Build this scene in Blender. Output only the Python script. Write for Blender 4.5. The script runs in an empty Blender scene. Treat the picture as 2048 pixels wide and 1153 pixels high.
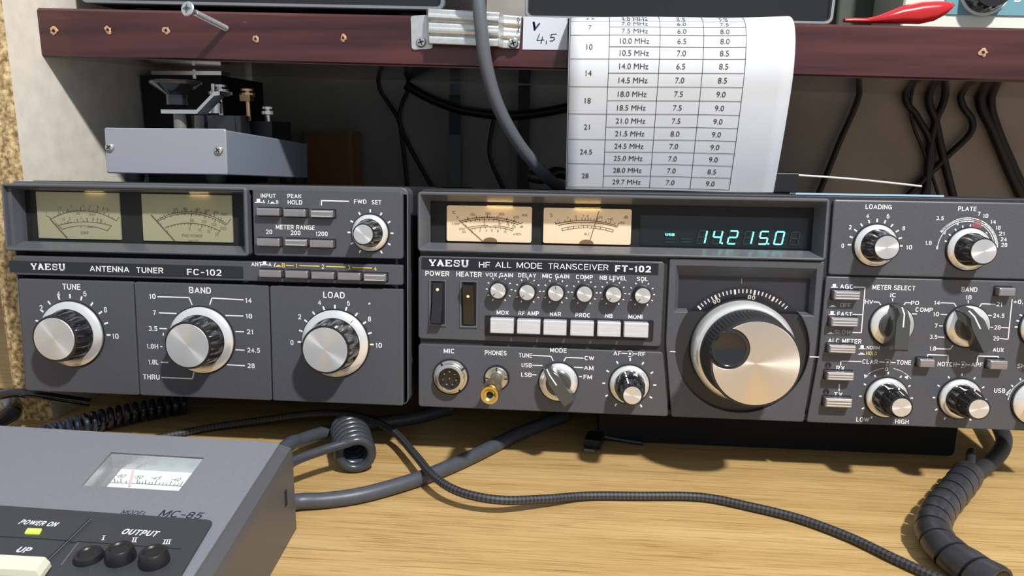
import bpy, math, random
from mathutils import Vector, Matrix
random.seed(7)
sc = bpy.context.scene
C = sc.collection
MM = 0.001
# ------------------------------------------------------------------ camera
F, CX, CY = 1480.0, 1024.0, 576.5
CAM = Vector((0.08954709, -0.41263702, 0.18740539))
RT = Vector((0.99645256, 0.08351205, 0.0103941))
DN = Vector((0.02712652, -0.20181486, -0.97904796))
FW = Vector((-0.07966462, 0.9758568, -0.20336433))
cd = bpy.data.cameras.new('camera')
cam = bpy.data.objects.new('camera', cd)
C.objects.link(cam)
cd.sensor_width = 36.0
cd.lens = F / 2048 * 36.0
cd.clip_start = 0.01
cam.matrix_world = Matrix(((RT.x, -DN.x, -FW.x, CAM.x), (RT.y, -DN.y, -FW.y, CAM.y), (RT.z, -DN.z, -FW.z, CAM.z), (0, 0, 0, 1)))
sc.camera = cam
# ------------------------------------------------------------------ light
w = bpy.data.worlds.new('world')
sc.world = w
w.use_nodes = True
w.node_tree.nodes['Background'].inputs[0].default_value = (0.82, 0.91, 1.0, 1)
w.node_tree.nodes['Background'].inputs[1].default_value = 0.58


def area(name, loc, target, size, power, color):
    l = bpy.data.lights.new(name, 'AREA')
    l.shape = 'DISK'
    l.size = size
    l.energy = power
    l.color = color
    o = bpy.data.objects.new(name, l)
    C.objects.link(o)
    o.location = loc
    o.rotation_euler = (Vector(target) - Vector(loc)).to_track_quat('-Z', 'Y').to_euler()
    return o


area('ceiling_lamp', (0.60, -0.86, 1.30), (0.05, 0.0, 0.1), 0.09, 34.0, (1.0, 0.975, 0.95))
sc.view_settings.view_transform = 'Standard'
sc.view_settings.look = 'None'
sc.view_settings.exposure = 0.0
sc.view_settings.gamma = 1.0
sc.view_settings.use_curve_mapping = False

# ------------------------------------------------------------------ pixel helpers (rays of the photograph's camera)


def ray(x, y):
    return FW + RT * ((x - CX) / F) + DN * ((y - CY) / F)


def hit(x, y, P0, n):
    q = ray(x, y)
    return CAM + q * ((P0 - CAM).dot(n) / q.dot(n))


def PX(x, y, X):
    return hit(x, y, Vector((X, 0, 0)), Vector((1, 0, 0)))


def PY(x, y, Y):
    return hit(x, y, Vector((0, Y, 0)), Vector((0, 1, 0)))


def PZ(x, y, Z):
    return hit(x, y, Vector((0, 0, Z)), Vector((0, 0, 1)))


# ------------------------------------------------------------------ materials
MATS = {}


def mat(name, col, rough=0.5, metal=0.0, noise=0.0, nscale=300.0, bump=0.0, bscale=800.0, emit=None, estr=0.0, aniso=0.0, coat=0.0, spec=0.5, stretch=None, alpha=1.0, col2=None):
    if name in MATS:
        return MATS[name]
    m = bpy.data.materials.new(name)
    m.use_nodes = True
    nt = m.node_tree
    b = nt.nodes['Principled BSDF']
    b.inputs['Base Color'].default_value = (*col, 1)
    b.inputs['Roughness'].default_value = rough
    b.inputs['Metallic'].default_value = metal
    b.inputs['Specular IOR Level'].default_value = spec
    b.inputs['Coat Weight'].default_value = coat
    b.inputs['Alpha'].default_value = alpha
    tc = None
    if noise or bump or col2:
        tc = nt.nodes.new('ShaderNodeTexCoord')
        src = tc.outputs['Object']
        if stretch:
            mp = nt.nodes.new('ShaderNodeMapping')
            mp.inputs['Scale'].default_value = stretch
            nt.links.new(src, mp.inputs['Vector'])
            src = mp.outputs['Vector']
    if noise or col2:
        n = nt.nodes.new('ShaderNodeTexNoise')
        n.inputs['Scale'].default_value = nscale
        n.inputs['Detail'].default_value = 6
        nt.links.new(src, n.inputs['Vector'])
        r = nt.nodes.new('ShaderNodeValToRGB')
        c2 = col2 if col2 else tuple(min(1, c * (1 + noise)) for c in col)
        c1 = col if col2 else tuple(c * (1 - noise) for c in col)
        r.color_ramp.elements[0].color = (*c1, 1)
        r.color_ramp.elements[1].color = (*c2, 1)
        r.color_ramp.elements[0].position = 0.35
        r.color_ramp.elements[1].position = 0.65
        nt.links.new(n.outputs['Fac'], r.inputs['Fac'])
        nt.links.new(r.outputs['Color'], b.inputs['Base Color'])
    if bump:
        n = nt.nodes.new('ShaderNodeTexNoise')
        n.inputs['Scale'].default_value = bscale
        n.inputs['Detail'].default_value = 3
        nt.links.new(src, n.inputs['Vector'])
        bp = nt.nodes.new('ShaderNodeBump')
        bp.inputs['Strength'].default_value = bump
        bp.inputs['Distance'].default_value = 0.0004
        nt.links.new(n.outputs['Fac'], bp.inputs['Height'])
        nt.links.new(bp.outputs['Normal'], b.inputs['Normal'])
    if emit:
        b.inputs['Emission Color'].default_value = (*emit, 1)
        b.inputs['Emission Strength'].default_value = estr
    if aniso:
        b.inputs['Anisotropic'].default_value = aniso
        t = nt.nodes.new('ShaderNodeTangent')
        t.direction_type = 'RADIAL'
        t.axis = 'Y'
        nt.links.new(t.outputs['Tangent'], b.inputs['Tangent'])
    MATS[name] = m
    return m


def pane_mat(name, tint, refl):
    m = bpy.data.materials.new(name)
    m.use_nodes = True
    nt = m.node_tree
    nt.nodes.clear()
    o = nt.nodes.new('ShaderNodeOutputMaterial')
    tr = nt.nodes.new('ShaderNodeBsdfTransparent')
    tr.inputs[0].default_value = (*tint, 1)
    gl = nt.nodes.new('ShaderNodeBsdfGlossy')
    gl.inputs['Roughness'].default_value = 0.03
    lw = nt.nodes.new('ShaderNodeLayerWeight')
    lw.inputs['Blend'].default_value = 0.5
    pw = nt.nodes.new('ShaderNodeMath')
    pw.operation = 'POWER'
    pw.inputs[1].default_value = 4.0
    mu = nt.nodes.new('ShaderNodeMath')
    mu.operation = 'MULTIPLY_ADD'
    mu.inputs[1].default_value = refl
    mu.inputs[2].default_value = 0.02 * refl
    nt.links.new(lw.outputs['Facing'], pw.inputs[0])
    nt.links.new(pw.outputs[0], mu.inputs[0])
    mx = nt.nodes.new('ShaderNodeMixShader')
    nt.links.new(mu.outputs[0], mx.inputs[0])
    nt.links.new(tr.outputs[0], mx.inputs[1])
    nt.links.new(gl.outputs[0], mx.inputs[2])
    nt.links.new(mx.outputs[0], o.inputs[0])
    return m


M_panel = mat('panel_paint', (0.072, 0.075, 0.088), 0.40, noise=0.08, nscale=900, bump=0.12, bscale=2600)
M_bezel = mat('bezel_plastic', (0.10, 0.106, 0.122), 0.32, bump=0.08, bscale=2600)
M_case = mat('case_paint', (0.018, 0.018, 0.021), 0.55, bump=0.5, bscale=1500)
M_black = mat('black_plastic', (0.012, 0.012, 0.014), 0.38)
M_gloss = mat('gloss_black', (0.010, 0.010, 0.012), 0.14, coat=0.4)
M_smoke = mat('smoke_plastic', (0.055, 0.060, 0.056), 0.24, coat=0.3)
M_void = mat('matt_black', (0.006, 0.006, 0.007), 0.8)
M_white = mat('print_white', (0.82, 0.83, 0.84), 0.6)
M_grey = mat('print_grey', (0.42, 0.42, 0.42), 0.6)
M_yellow = mat('print_yellow', (0.75, 0.62, 0.12), 0.6)
M_ink = mat('print_ink', (0.09, 0.05, 0.03), 0.7)
M_inkb = mat('print_black', (0.03, 0.03, 0.035), 0.7)
M_silver = mat('silver_skirt', (0.88, 0.88, 0.87), 0.24, 0.62)
M_cap = mat('spun_aluminium', (0.80, 0.80, 0.80), 0.32, 0.8, aniso=0.85)
M_dialface = mat('champagne_aluminium', (0.86, 0.80, 0.74), 0.32, 1.0, aniso=0.85)
M_btn = mat('button_metal', (0.42, 0.40, 0.42), 0.34, 0.85, noise=0.15, nscale=60, stretch=(1, 1, 40))
M_btnw = mat('brushed_button', (0.72, 0.73, 0.77), 0.38, 0.45, noise=0.10, nscale=120, stretch=(1, 1, 30))
M_face_fc = mat('meter_face_olive', (0.30, 0.29, 0.20), 0.6, emit=(0.62, 0.56, 0.22), estr=0.07)
M_face_ft = mat('meter_face_cream', (0.68, 0.56, 0.42), 0.6, emit=(1.0, 0.64, 0.30), estr=0.22)
M_seg = mat('display_segment', (0.2, 0.8, 0.75), 0.5, emit=(0.15, 1.0, 0.82), estr=1.6)
M_segoff = mat('display_dark_segment', (0.004, 0.030, 0.030), 0.5)
M_nickel = mat('nickel', (0.70, 0.69, 0.66), 0.25, 1.0)
M_gold = mat('gold_plate', (0.83, 0.60, 0.20), 0.22, 1.0)
M_brass = mat('brass', (0.70, 0.48, 0.25), 0.3, 1.0)
M_amber = mat('amber_dot', (0.85, 0.62, 0.30), 0.4, emit=(1.0, 0.6, 0.2), estr=0.3)
M_glass = pane_mat('clear_window', (0.97, 0.97, 0.96), 0.55)
M_glassd = pane_mat('smoked_window', (0.72, 0.75, 0.78), 0.8)
M_rubber = mat('black_rubber', (0.022, 0.023, 0.026), 0.55)

# ------------------------------------------------------------------ mesh builder


class MB:
    def __init__(s):
        s.v, s.f, s.uv = [], [], None

    def add(s, pts, faces):
        o = len(s.v)
        s.v += [tuple(p) for p in pts]
        s.f += [tuple(i + o for i in q) for q in faces]

    def poly(s, pts):
        s.add(pts, [tuple(range(len(pts)))])

    def box(s, x0, x1, y0, y1, z0, z1):
        p = [(x, y, z) for z in (z0, z1) for y in (y0, y1) for x in (x0, x1)]
        s.add(p, [(0, 2, 3, 1), (4, 5, 7, 6), (0, 1, 5, 4), (2, 6, 7, 3), (0, 4, 6, 2), (1, 3, 7, 5)])

    def hexa(s, bot, top):
        s.add(list(bot) + list(top), [(3, 2, 1, 0), (4, 5, 6, 7), (0, 1, 5, 4), (1, 2, 6, 5), (2, 3, 7, 6), (3, 0, 4, 7)])

    def loft(s, loops, cap0=False, cap1=False, closed=True):
        n = len(loops[0])
        pts = [p for l in loops for p in l]
        fs = []
        for k in range(len(loops) - 1):
            for i in range(n if closed else n - 1):
                j = (i + 1) % n
                fs.append((k * n + i, k * n + j, (k + 1) * n + j, (k + 1) * n + i))
        if cap0:
            fs.append(tuple(range(n))[::-1])
        if cap1:
            fs.append(tuple((len(loops) - 1) * n + i for i in range(n)))
        s.add(pts, fs)

    def lathe(s, prof, seg=40, flutes=0, fd=0.0, cap=True, cx=0, cz=0, ph=0.0):
        # profile of (radius_mm, depth_mm[, fluted]); axis along -y (out of the panel)
        loops = []
        for q in prof:
            r, d = q[0] * MM, q[1] * MM
            fl = q[2] if len(q) > 2 else 0
            lp = []
            for i in range(seg):
                a = 2 * math.pi * i / seg + ph
                rr = r
                if fl and flutes:
                    k = (math.cos(a * flutes) + 1) / 2
                    rr = r * (1 - fd * fl * k ** 2)
                lp.append((cx + rr * math.cos(a), -d, cz + rr * math.sin(a)))
            loops.append(lp)
        s.loft(loops, False, cap)

    def tube(s, path, r, n=10, cap=True):
        path = [Vector(p) for p in path]
        m = len(path)
        rs = r if isinstance(r, (list, tuple)) else [r] * m
        t0 = (path[1] - path[0]).normalized()
        up = Vector((0, 0, 1)) if abs(t0.z) < 0.9 else Vector((1, 0, 0))
        nrm = (up - t0 * up.dot(t0)).normalized()
        loops, L = [], [0.0]
        for i in range(m):
            t = (path[min(i + 1, m - 1)] - path[max(i - 1, 0)])
            t = t.normalized() if t.length > 1e-9 else t0
            nrm = (nrm - t * nrm.dot(t)).normalized()
            bn = t.cross(nrm)
            loops.append([path[i] + (nrm * math.cos(2 * math.pi * k / n) + bn * math.sin(2 * math.pi * k / n)) * rs[i] for k in range(n)])
            if i:
                L.append(L[-1] + (path[i] - path[i - 1]).length)
        f0 = len(s.f)
        s.loft(loops, cap, cap)
        if s.uv is None:
            s.uv = {}
        for k in range(m - 1):
            for i in range(n):
                s.uv[f0 + k * n + i] = [(i / n, L[k]), ((i + 1) / n, L[k]), ((i + 1) / n, L[k + 1]), (i / n, L[k + 1])]

    def build(s, name, m, parent=None, loc=None, smooth=False, label=None, cat=None, group=None, kind=None):
        me = bpy.data.meshes.new(name)
        me.from_pydata(s.v, [], s.f)
        if s.uv:
            ul = me.uv_layers.new(name='UVMap')
            for p in me.polygons:
                q = s.uv.get(p.index)
                if q:
                    for li, c in zip(p.loop_indices, q):
                        ul.data[li].uv = c
        me.materials.append(m)
        if smooth:
            for p in me.polygons:
                p.use_smooth = len(p.vertices) == 4
            try:
                me.set_sharp_from_angle(angle=math.radians(38))
            except Exception:
                pass
        me.update()
        o = bpy.data.objects.new(name, me)
        C.objects.link(o)
        if parent:
            o.parent = parent
        if loc is not None:
            o.location = loc
        if label:
            o['label'] = label
        if cat:
            o['category'] = cat
        if group:
            o['group'] = group
        if kind:
            o['kind'] = kind
        return o


def thing(name, label, cat, loc, rx=0.0, rz=0.0, group=None):
    o = bpy.data.objects.new(name, None)
    o.empty_display_size = 0.02
    C.objects.link(o)
    o.location = loc
    o.rotation_euler = (rx, 0, rz)
    o['label'] = label
    o['category'] = cat
    if group:
        o['group'] = group
    return o


def smooth_path(pts, sub=8):
    P = [Vector(p) for p in pts]
    out = []
    for i in range(len(P) - 1):
        a, b, c, d = P[max(i - 1, 0)], P[i], P[i + 1], P[min(i + 2, len(P) - 1)]
        for k in range(sub):
            t = k / sub
            out.append(0.5 * ((2 * b) + (c - a) * t + (2 * a - 5 * b + 4 * c - d) * t * t + (3 * b - a - 3 * c + d) * t ** 3))
    out.append(P[-1])
    return out


def rrect(a0, b0, a1, b1, r, n=4):
    out = []
    for (cx, cy, st) in ((a1 - r, b1 - r, 0), (a0 + r, b1 - r, 90), (a0 + r, b0 + r, 180), (a1 - r, b0 + r, 270)):
        for k in range(n + 1):
            t = math.radians(st + 90 * k / n)
            out.append((cx + r * math.cos(t), cy + r * math.sin(t)))
    return out


def circ(cx, cy, r, n=40, a0=0, a1=360):
    return [(cx + r * math.cos(math.radians(a0 + (a1 - a0) * k / n)), cy + r * math.sin(math.radians(a0 + (a1 - a0) * k / n))) for k in range(n)]


def round_poly(pts, r, n=3):
    out = []
    m = len(pts)
    for i in range(m):
        p, a, b = Vector(pts[i]), Vector(pts[i - 1]), Vector(pts[(i + 1) % m])
        u, v = (a - p).normalized(), (b - p).normalized()
        for k in range(n + 1):
            t = k / n
            q = p + u * r * (1 - t) ** 2 + v * r * t ** 2
            out.append((q.x, q.y))
    return out


def fill2d(outlines, half, bevel=0.0):
    # 2D outlines with holes, extruded by +-half, edges bevelled; returns verts, faces
    cu = bpy.data.curves.new('tmp', 'CURVE')
    cu.dimensions = '2D'
    cu.fill_mode = 'BOTH'
    cu.extrude = max(half - bevel, 0)
    cu.bevel_depth = bevel
    cu.bevel_resolution = 1
    cu.offset = -bevel
    for ol in outlines:
        sp = cu.splines.new('POLY')
        sp.points.add(len(ol) - 1)
        for p, q in zip(sp.points, ol):
            p.co = (q[0], q[1], 0, 1)
        sp.use_cyclic_u = True
    ob = bpy.data.objects.new('tmp', cu)
    me = bpy.data.meshes.new_from_object(ob)
    vs = [tuple(v.co) for v in me.vertices]
    fs = [tuple(p.vertices) for p in me.polygons]
    bpy.data.objects.remove(ob)
    bpy.data.curves.remove(cu)
    bpy.data.meshes.remove(me)
    return vs, fs


GL = {}


def serif_glyphs(s, bold):
    k = (s, bold, 1)
    if k in GL:
        return GL[k]
    cu = bpy.data.curves.new('tmp', 'FONT')
    cu.body = s
    cu.resolution_u = 3
    cu.offset = bold
    cu.fill_mode = 'FRONT'
    ob = bpy.data.objects.new('tmp', cu)
    me = bpy.data.meshes.new_from_object(ob)
    vs = [(v.co.x, v.co.y) for v in me.vertices]
    fs = [tuple(p.vertices) for p in me.polygons]
    bpy.data.objects.remove(ob)
    bpy.data.curves.remove(cu)
    bpy.data.meshes.remove(me)
    x0, x1 = min(v[0] for v in vs), max(v[0] for v in vs)
    y0, y1 = min(v[1] for v in vs), max(v[1] for v in vs)
    GL[k] = (vs, fs, x0, x1, y0, y1)
    return GL[k]


# plain grotesque stroke letters for the printed panels: (width, strokes) in a unit box


def _o(a0, a1, cx=.5, cy=.5, rx=.5, ry=.5, n=18, e=2.5):
    out = []
    for k in range(n + 1):
        t = math.radians(a0 + (a1 - a0) * k / n)
        c, s_ = math.cos(t), math.sin(t)
        out.append((cx + rx * math.copysign(abs(c) ** (2 / e), c), cy + ry * math.copysign(abs(s_) ** (2 / e), s_)))
    return out


FONT = {
    'A': (.80, [[(0, 0), (.5, 1)], [(.5, 1), (1, 0)], [(.2, .3), (.8, .3)]]),
    'B': (.70, [[(0, 0), (0, 1), (.6, 1)] + _o(90, -90, .6, .76, .36, .24, 8) + [(0, .52)], [(.6, .52)] + _o(90, -90, .6, .26, .4, .26, 8) + [(0, 0)]]),
    'C': (.74, [_o(42, 318)]),
    'D': (.72, [[(0, 0), (0, 1), (.45, 1)] + _o(90, -90, .45, .5, .55, .5, 12) + [(0, 0)]]),
    'E': (.62, [[(1, 1), (0, 1), (0, 0), (1, 0)], [(0, .52), (.9, .52)]]),
    'F': (.58, [[(1, 1), (0, 1), (0, 0)], [(0, .50), (.88, .50)]]),
    'G': (.76, [_o(42, 310), [(.58, .46), (1, .46), (1, .02)]]),
    'H': (.70, [[(0, 0), (0, 1)], [(1, 0), (1, 1)], [(0, .52), (1, .52)]]),
    'I': (.18, [[(.5, 0), (.5, 1)]]),
    'K': (.72, [[(0, 0), (0, 1)], [(1, 1), (0, .38)], [(.34, .58), (1, 0)]]),
    'L': (.56, [[(0, 1), (0, 0), (1, 0)]]),
    'M': (.86, [[(0, 0), (0, 1)], [(.05, 1), (.5, .08)], [(.5, .08), (.95, 1)], [(1, 1), (1, 0)]]),
    'N': (.72, [[(0, 0), (0, 1)], [(.04, .96), (.96, .04)], [(1, 0), (1, 1)]]),
    'O': (.78, [_o(0, 360, n=28)]),
    'P': (.66, [[(0, 0), (0, 1), (.6, 1)] + _o(90, -90, .6, .72, .4, .28, 10) + [(0, .44)]]),
    'Q': (.78, [_o(0, 360, n=28), [(.6, .25), (1, -.02)]]),
    'R': (.70, [[(0, 0), (0, 1), (.6, 1)] + _o(90, -90, .6, .74, .38, .26, 10) + [(0, .48)], [(.55, .48), (1, 0)]]),
    'S': (.68, [_o(28, 200, .5, .745, .48, .255, 12) + [(.3, .55), (.7, .47)] + _o(20, -160, .5, .255, .5, .255, 12)]),
    'T': (.66, [[(0, 1), (1, 1)], [(.5, 1), (.5, 0)]]),
    'U': (.70, [[(0, 1), (0, .42)] + _o(180, 360, .5, .42, .5, .42, 12) + [(1, 1)]]),
    'V': (.76, [[(0, 1), (.5, 0)], [(.5, 0), (1, 1)]]),
    'W': (1.06, [[(0, 1), (.25, 0)], [(.25, 0), (.5, 1)], [(.5, 1), (.75, 0)], [(.75, 0), (1, 1)]]),
    'X': (.74, [[(0, 0), (1, 1)], [(0, 1), (1, 0)]]),
    'Y': (.74, [[(0, 1), (.5, .48), (1, 1)], [(.5, .48), (.5, 0)]]),
    '0': (.60, [_o(0, 360, n=28)]),
    '1': (.34, [[(0, .74), (.8, 1), (.8, 0)]]),
    '2': (.60, [_o(165, -30, .5, .70, .48, .30, 12) + [(0, 0), (1, 0)]]),
    '3': (.60, [_o(150, -80, .48, .76, .44, .24, 12), _o(80, -150, .48, .27, .52, .27, 12)]),
    '4': (.62, [[(.72, 0), (.72, 1), (0, .28), (1, .28)]]),
    '5': (.60, [[(.92, 1), (.16, 1), (.06, .48)] + _o(130, -150, .5, .32, .5, .32, 12)]),
    '6': (.60, [_o(50, 180, .5, .5, .5, .5, 8) + [(0, .32)], _o(0, 360, .5, .32, .5, .32, 20)]),
    '7': (.58, [[(0, 1), (1, 1), (.36, 0)]]),
    '8': (.60, [_o(0, 360, .5, .75, .44, .25, 18), _o(0, 360, .5, .26, .5, .26, 18)]),
    '9': (.60, [_o(0, 360, .5, .68, .5, .32, 20), [(1, .68)] + _o(0, -130, .5, .5, .5, .5, 8)]),
    '.': (.16, [[(.5, 0), (.5, .02)]]), '-': (.42, [[(0, .44), (1, .44)]]), '/': (.44, [[(0, 0), (1, 1)]]), '+': (.56, [[(0, .45), (1, .45)], [(.5, .18), (.5, .72)]]), '(': (.24, [_o(110, 250, 1, .5, 1, .5, 8)]), ')': (.24, [_o(70, -70, 0, .5, 1, .5, 8)]),
    'x': (.5, [[(0, 0), (1, .6)], [(0, .6), (1, 0)]]), 'm': (.84, [[(0, 0), (0, .66)], [(0, .5), (.18, .66), (.42, .66), (.5, .5), (.5, 0)], [(.5, .5), (.68, .66), (.9, .66), (1, .5), (1, 0)]]),
    'd': (.56, [_o(0, 360, .5, .32, .5, .32, 16), [(1, 0), (1, 1)]]),
}


def glyphs(s, bold):
    k = (s, bold)
    if k in GL:
        return GL[k]
    t = min(max(.110 + bold * 4.0, .085), .22)
    vs, fs = [], []
    x = 0.0
    for ch in s:
        if ch == ' ':
            x += .42
            continue
        w_, st = FONT[ch]
        for l in st:
            q = [Vector((x + t / 2 + p[0] * max(w_ - t, .001), t / 2 + p[1] * (1 - t))) for p in l]
            n = len(q)
            closed = (q[0] - q[-1]).length < 1e-4 and n > 4
            L, R = [], []
            for i in range(n):
                a, c = (q[i - 1] if i else (q[-2] if closed else None)), (q[i + 1] if i < n - 1 else (q[1] if closed else None))
                d0 = (q[i] - a).normalized() if a is not None else None
                d1 = (c - q[i]).normalized() if c is not None else None
                d0, d1 = d0 or d1, d1 or d0
                n0, n1 = Vector((-d0.y, d0.x)), Vector((-d1.y, d1.x))
                mi_ = (n0 + n1)
                mi_ = mi_.normalized() if mi_.length > 1e-6 else n0
                k_ = min(1 / max(mi_.dot(n0), .3), 1.9)
                e = Vector((0, 0))
                if not closed and i == 0:
                    e = -d1 * t / 2 * (.95 if (abs(d1.x) < .05 or abs(d1.y) < .05) else .25)
                if not closed and i == n - 1:
                    e = d0 * t / 2 * (.95 if (abs(d0.x) < .05 or abs(d0.y) < .05) else .25)
                L.append(q[i] + mi_ * k_ * t / 2 + e)
                R.append(q[i] - mi_ * k_ * t / 2 + e)
            o_ = len(vs)
            for a, c in zip(L, R):
                vs += [(a.x, min(max(a.y, 0), 1)), (c.x, min(max(c.y, 0), 1))]
            fs += [(o_ + 2 * i, o_ + 2 * i + 1, o_ + 2 * i + 3, o_ + 2 * i + 2) for i in range(n - 1)]
        x += w_ + .15
    xs, ys = [v[0] for v in vs], [v[1] for v in vs]
    GL[k] = (vs, fs, min(xs), max(xs), min(ys), max(ys))
    return GL[k]


class Plane:
    """A flat face in the place: pixel -> its own 2D coordinates -> local 3D of its thing."""

    def __init__(s, O, eu, ev, n, conv):
        s.O, s.eu, s.ev, s.n, s.conv = O, eu, ev, n, conv

    def uv(s, x, y, d=0.0):
        O = s.O + s.n * d
        X = hit(x, y, O, s.n) - O
        return X.dot(s.eu), X.dot(s.ev)

    def P(s, x, y, d=0.0, lift=0.0):
        u, v = s.uv(x, y, d)
        return s.conv(u, v, d + lift)

    def text(s, mb, t, cx, cy, h, wd=None, d=0.0, bold=0.012, lift=0.0001, shear=0.0, rot=0.0):
        vs, fs, x0, x1, y0, y1 = glyphs(t, bold)
        u, v = s.uv(cx, cy, d)
        u1, v1 = s.uv(cx, cy - h, d)
        H = math.hypot(u1 - u, v1 - v)
        sy = H / (y1 - y0)
        if wd:
            u2, v2 = s.uv(cx + wd, cy, d)
            sx = math.hypot(u2 - u, v2 - v) / (x1 - x0)
        else:
            sx = sy
        mx, my = (x0 + x1) / 2, (y0 + y1) / 2
        c, si = math.cos(rot), math.sin(rot)
        pts = []
        for (a, b) in vs:
            p, q = (a - mx) * sx + (b - my) * sy * shear, (b - my) * sy
            pts.append(s.conv(u + p * c - q * si, v + p * si + q * c, d + lift))
        mb.add(pts, fs)

    def line(s, mb, pts, wpx=2.0, d=0.0, lift=0.0001):
        q = [s.uv(x, y, d) for x, y in pts]
        a = s.uv(pts[0][0] + wpx, pts[0][1], d)
        W = abs(a[0] - q[0][0])
        s.uvline(mb, q, W, d + lift)

    def uvline(s, mb, q, W, d):
        for i in range(len(q) - 1):
            a, b = Vector(q[i]), Vector(q[i + 1])
            t = (b - a)
            if t.length < 1e-9:
                continue
            t.normalize()
            n = Vector((-t.y, t.x)) * W / 2
            e = t * W / 2 * (1 if len(q) > 2 else 0)
            mb.poly([s.conv(*(p), d) for p in (a - n - e, b - n + e, b + n + e, a + n - e)])

    def arc3(s, p0, p1, p2, n=24, d=0.0):
        a, b, c = [Vector(s.uv(*p, d)) for p in (p0, p1, p2)]
        D = 2 * (a.x * (b.y - c.y) + b.x * (c.y - a.y) + c.x * (a.y - b.y))
        ux = (a.length_squared * (b.y - c.y) + b.length_squared * (c.y - a.y) + c.length_squared * (a.y - b.y)) / D
        uy = (a.length_squared * (c.x - b.x) + b.length_squared * (a.x - c.x) + c.length_squared * (b.x - a.x)) / D
        o = Vector((ux, uy))
        r = (a - o).length
        t0 = math.atan2(a.y - uy, a.x - ux)
        t2 = math.atan2(c.y - uy, c.x - ux)
        return o, r, t0, t2

    def arc(s, mb, p0, p1, p2, wpx, d=0.0, ticks=(), tick=6, n=24, tw=1.2, lift=0.0001):
        o, r, t0, t2 = s.arc3(p0, p1, p2, d=d)
        sc1 = abs(s.uv(p0[0] + 1, p0[1], d)[0] - s.uv(*p0, d)[0])
        if wpx:
            s.uvline(mb, [(o.x + r * math.cos(t0 + (t2 - t0) * k / n), o.y + r * math.sin(t0 + (t2 - t0) * k / n)) for k in range(n + 1)], wpx * sc1, d + lift)
        for q in ticks:
            f, L = (q, tick) if not isinstance(q, tuple) else q
            t = t0 + (t2 - t0) * f
            s.uvline(mb, [(o.x + (r) * math.cos(t), o.y + r * math.sin(t)), (o.x + (r + L * sc1) * math.cos(t), o.y + (r + L * sc1) * math.sin(t))], tw * sc1, d + lift)

    def rect(s, corners, d=0.0):
        q = [s.uv(x, y, d) for x, y in corners]          # TL TR BR BL
        return ((q[0][0] + q[3][0]) / 2, (q[2][1] + q[3][1]) / 2, (q[1][0] + q[2][0]) / 2, (q[0][1] + q[1][1]) / 2)

    def plate(s, outlines, d0, d1, bevel=0.0):
        vs, fs = fill2d(outlines, (d1 - d0) / 2, bevel)
        mb = MB()
        mb.add([s.conv(x, y, z + (d0 + d1) / 2) for x, y, z in vs], fs)
        return mb

    def bezel(s, outer, inner, dfront, dback, ro=0.003, ri=0.0006, dbase=-0.005, lip=0.0008):
        o = rrect(*outer, ro)
        g = rrect(outer[0] + lip, outer[1] + lip, outer[2] - lip, outer[3] - lip, max(ro - lip, .0004))
        g2 = rrect(outer[0] + 2 * lip, outer[1] + 2 * lip, outer[2] - 2 * lip, outer[3] - 2 * lip, max(ro - 2 * lip, .0004))
        i = rrect(*inner, ri)
        mb = MB()
        mb.loft([[s.conv(*p, dbase) for p in o], [s.conv(*p, dfront - lip) for p in o], [s.conv(*p, dfront) for p in g], [s.conv(*p, dfront - lip * .3) for p in g2], [s.conv(*p, dback) for p in i]])
        return mb


# ------------------------------------------------------------------ setting
M_desk = bpy.data.materials.new('oak_laminate')
M_desk.use_nodes = True
nt = M_desk.node_tree
b = nt.nodes['Principled BSDF']
b.inputs['Roughness'].default_value = 0.58
tc = nt.nodes.new('ShaderNodeTexCoord')


def nz(scale, detail, stretch, rough=0.6):
    mp = nt.nodes.new('ShaderNodeMapping')
    mp.inputs['Scale'].default_value = stretch
    mp.inputs['Rotation'].default_value = (0, 0, math.radians(-1.0))
    nt.links.new(tc.outputs['Object'], mp.inputs['Vector'])
    n = nt.nodes.new('ShaderNodeTexNoise')
    n.inputs['Scale'].default_value = scale
    n.inputs['Detail'].default_value = detail
    n.inputs['Roughness'].default_value = rough
    nt.links.new(mp.outputs['Vector'], n.inputs['Vector'])
    return n.outputs['Fac']


def ramp(fac, stops):
    r = nt.nodes.new('ShaderNodeValToRGB')
    e = r.color_ramp.elements
    e[0].position, e[0].color = stops[0][0], (*stops[0][1], 1)
    e[1].position, e[1].color = stops[-1][0], (*stops[-1][1], 1)
    for p, c in stops[1:-1]:
        k = e.new(p)
        k.color = (*c, 1)
    nt.links.new(fac, r.inputs['Fac'])
    return r.outputs['Color']


def mixc(a, b_, fac, mode='MULTIPLY'):
    x = nt.nodes.new('ShaderNodeMix')
    x.data_type = 'RGBA'
    x.blend_type = mode
    if isinstance(fac, float):
        x.inputs[0].default_value = fac
    else:
        nt.links.new(fac, x.inputs[0])
    nt.links.new(a, x.inputs[6])
    nt.links.new(b_, x.inputs[7])
    return x.outputs[2]


base = ramp(nz(1.0, 5, (3, 60, 1)), [(0.30, (0.42, 0.262, 0.092)), (0.5, (0.50, 0.328, 0.132)), (0.7, (0.57, 0.395, 0.175))])
fine = ramp(nz(1.0, 4, (16, 1100, 1), 0.7), [(0.36, (0.55, 0.44, 0.30)), (0.49, (1, 1, 1)), (0.7, (1.05, 1.05, 1.05))])
pore = ramp(nz(1.0, 2, (26, 1500, 1), 0.5), [(0.31, (0.38, 0.26, 0.15)), (0.37, (1, 1, 1)), (1.0, (1, 1, 1))])
cc = mixc(mixc(base, fine, 0.8), pore, 0.7)
nt.links.new(cc, b.inputs['Base Color'])

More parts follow.
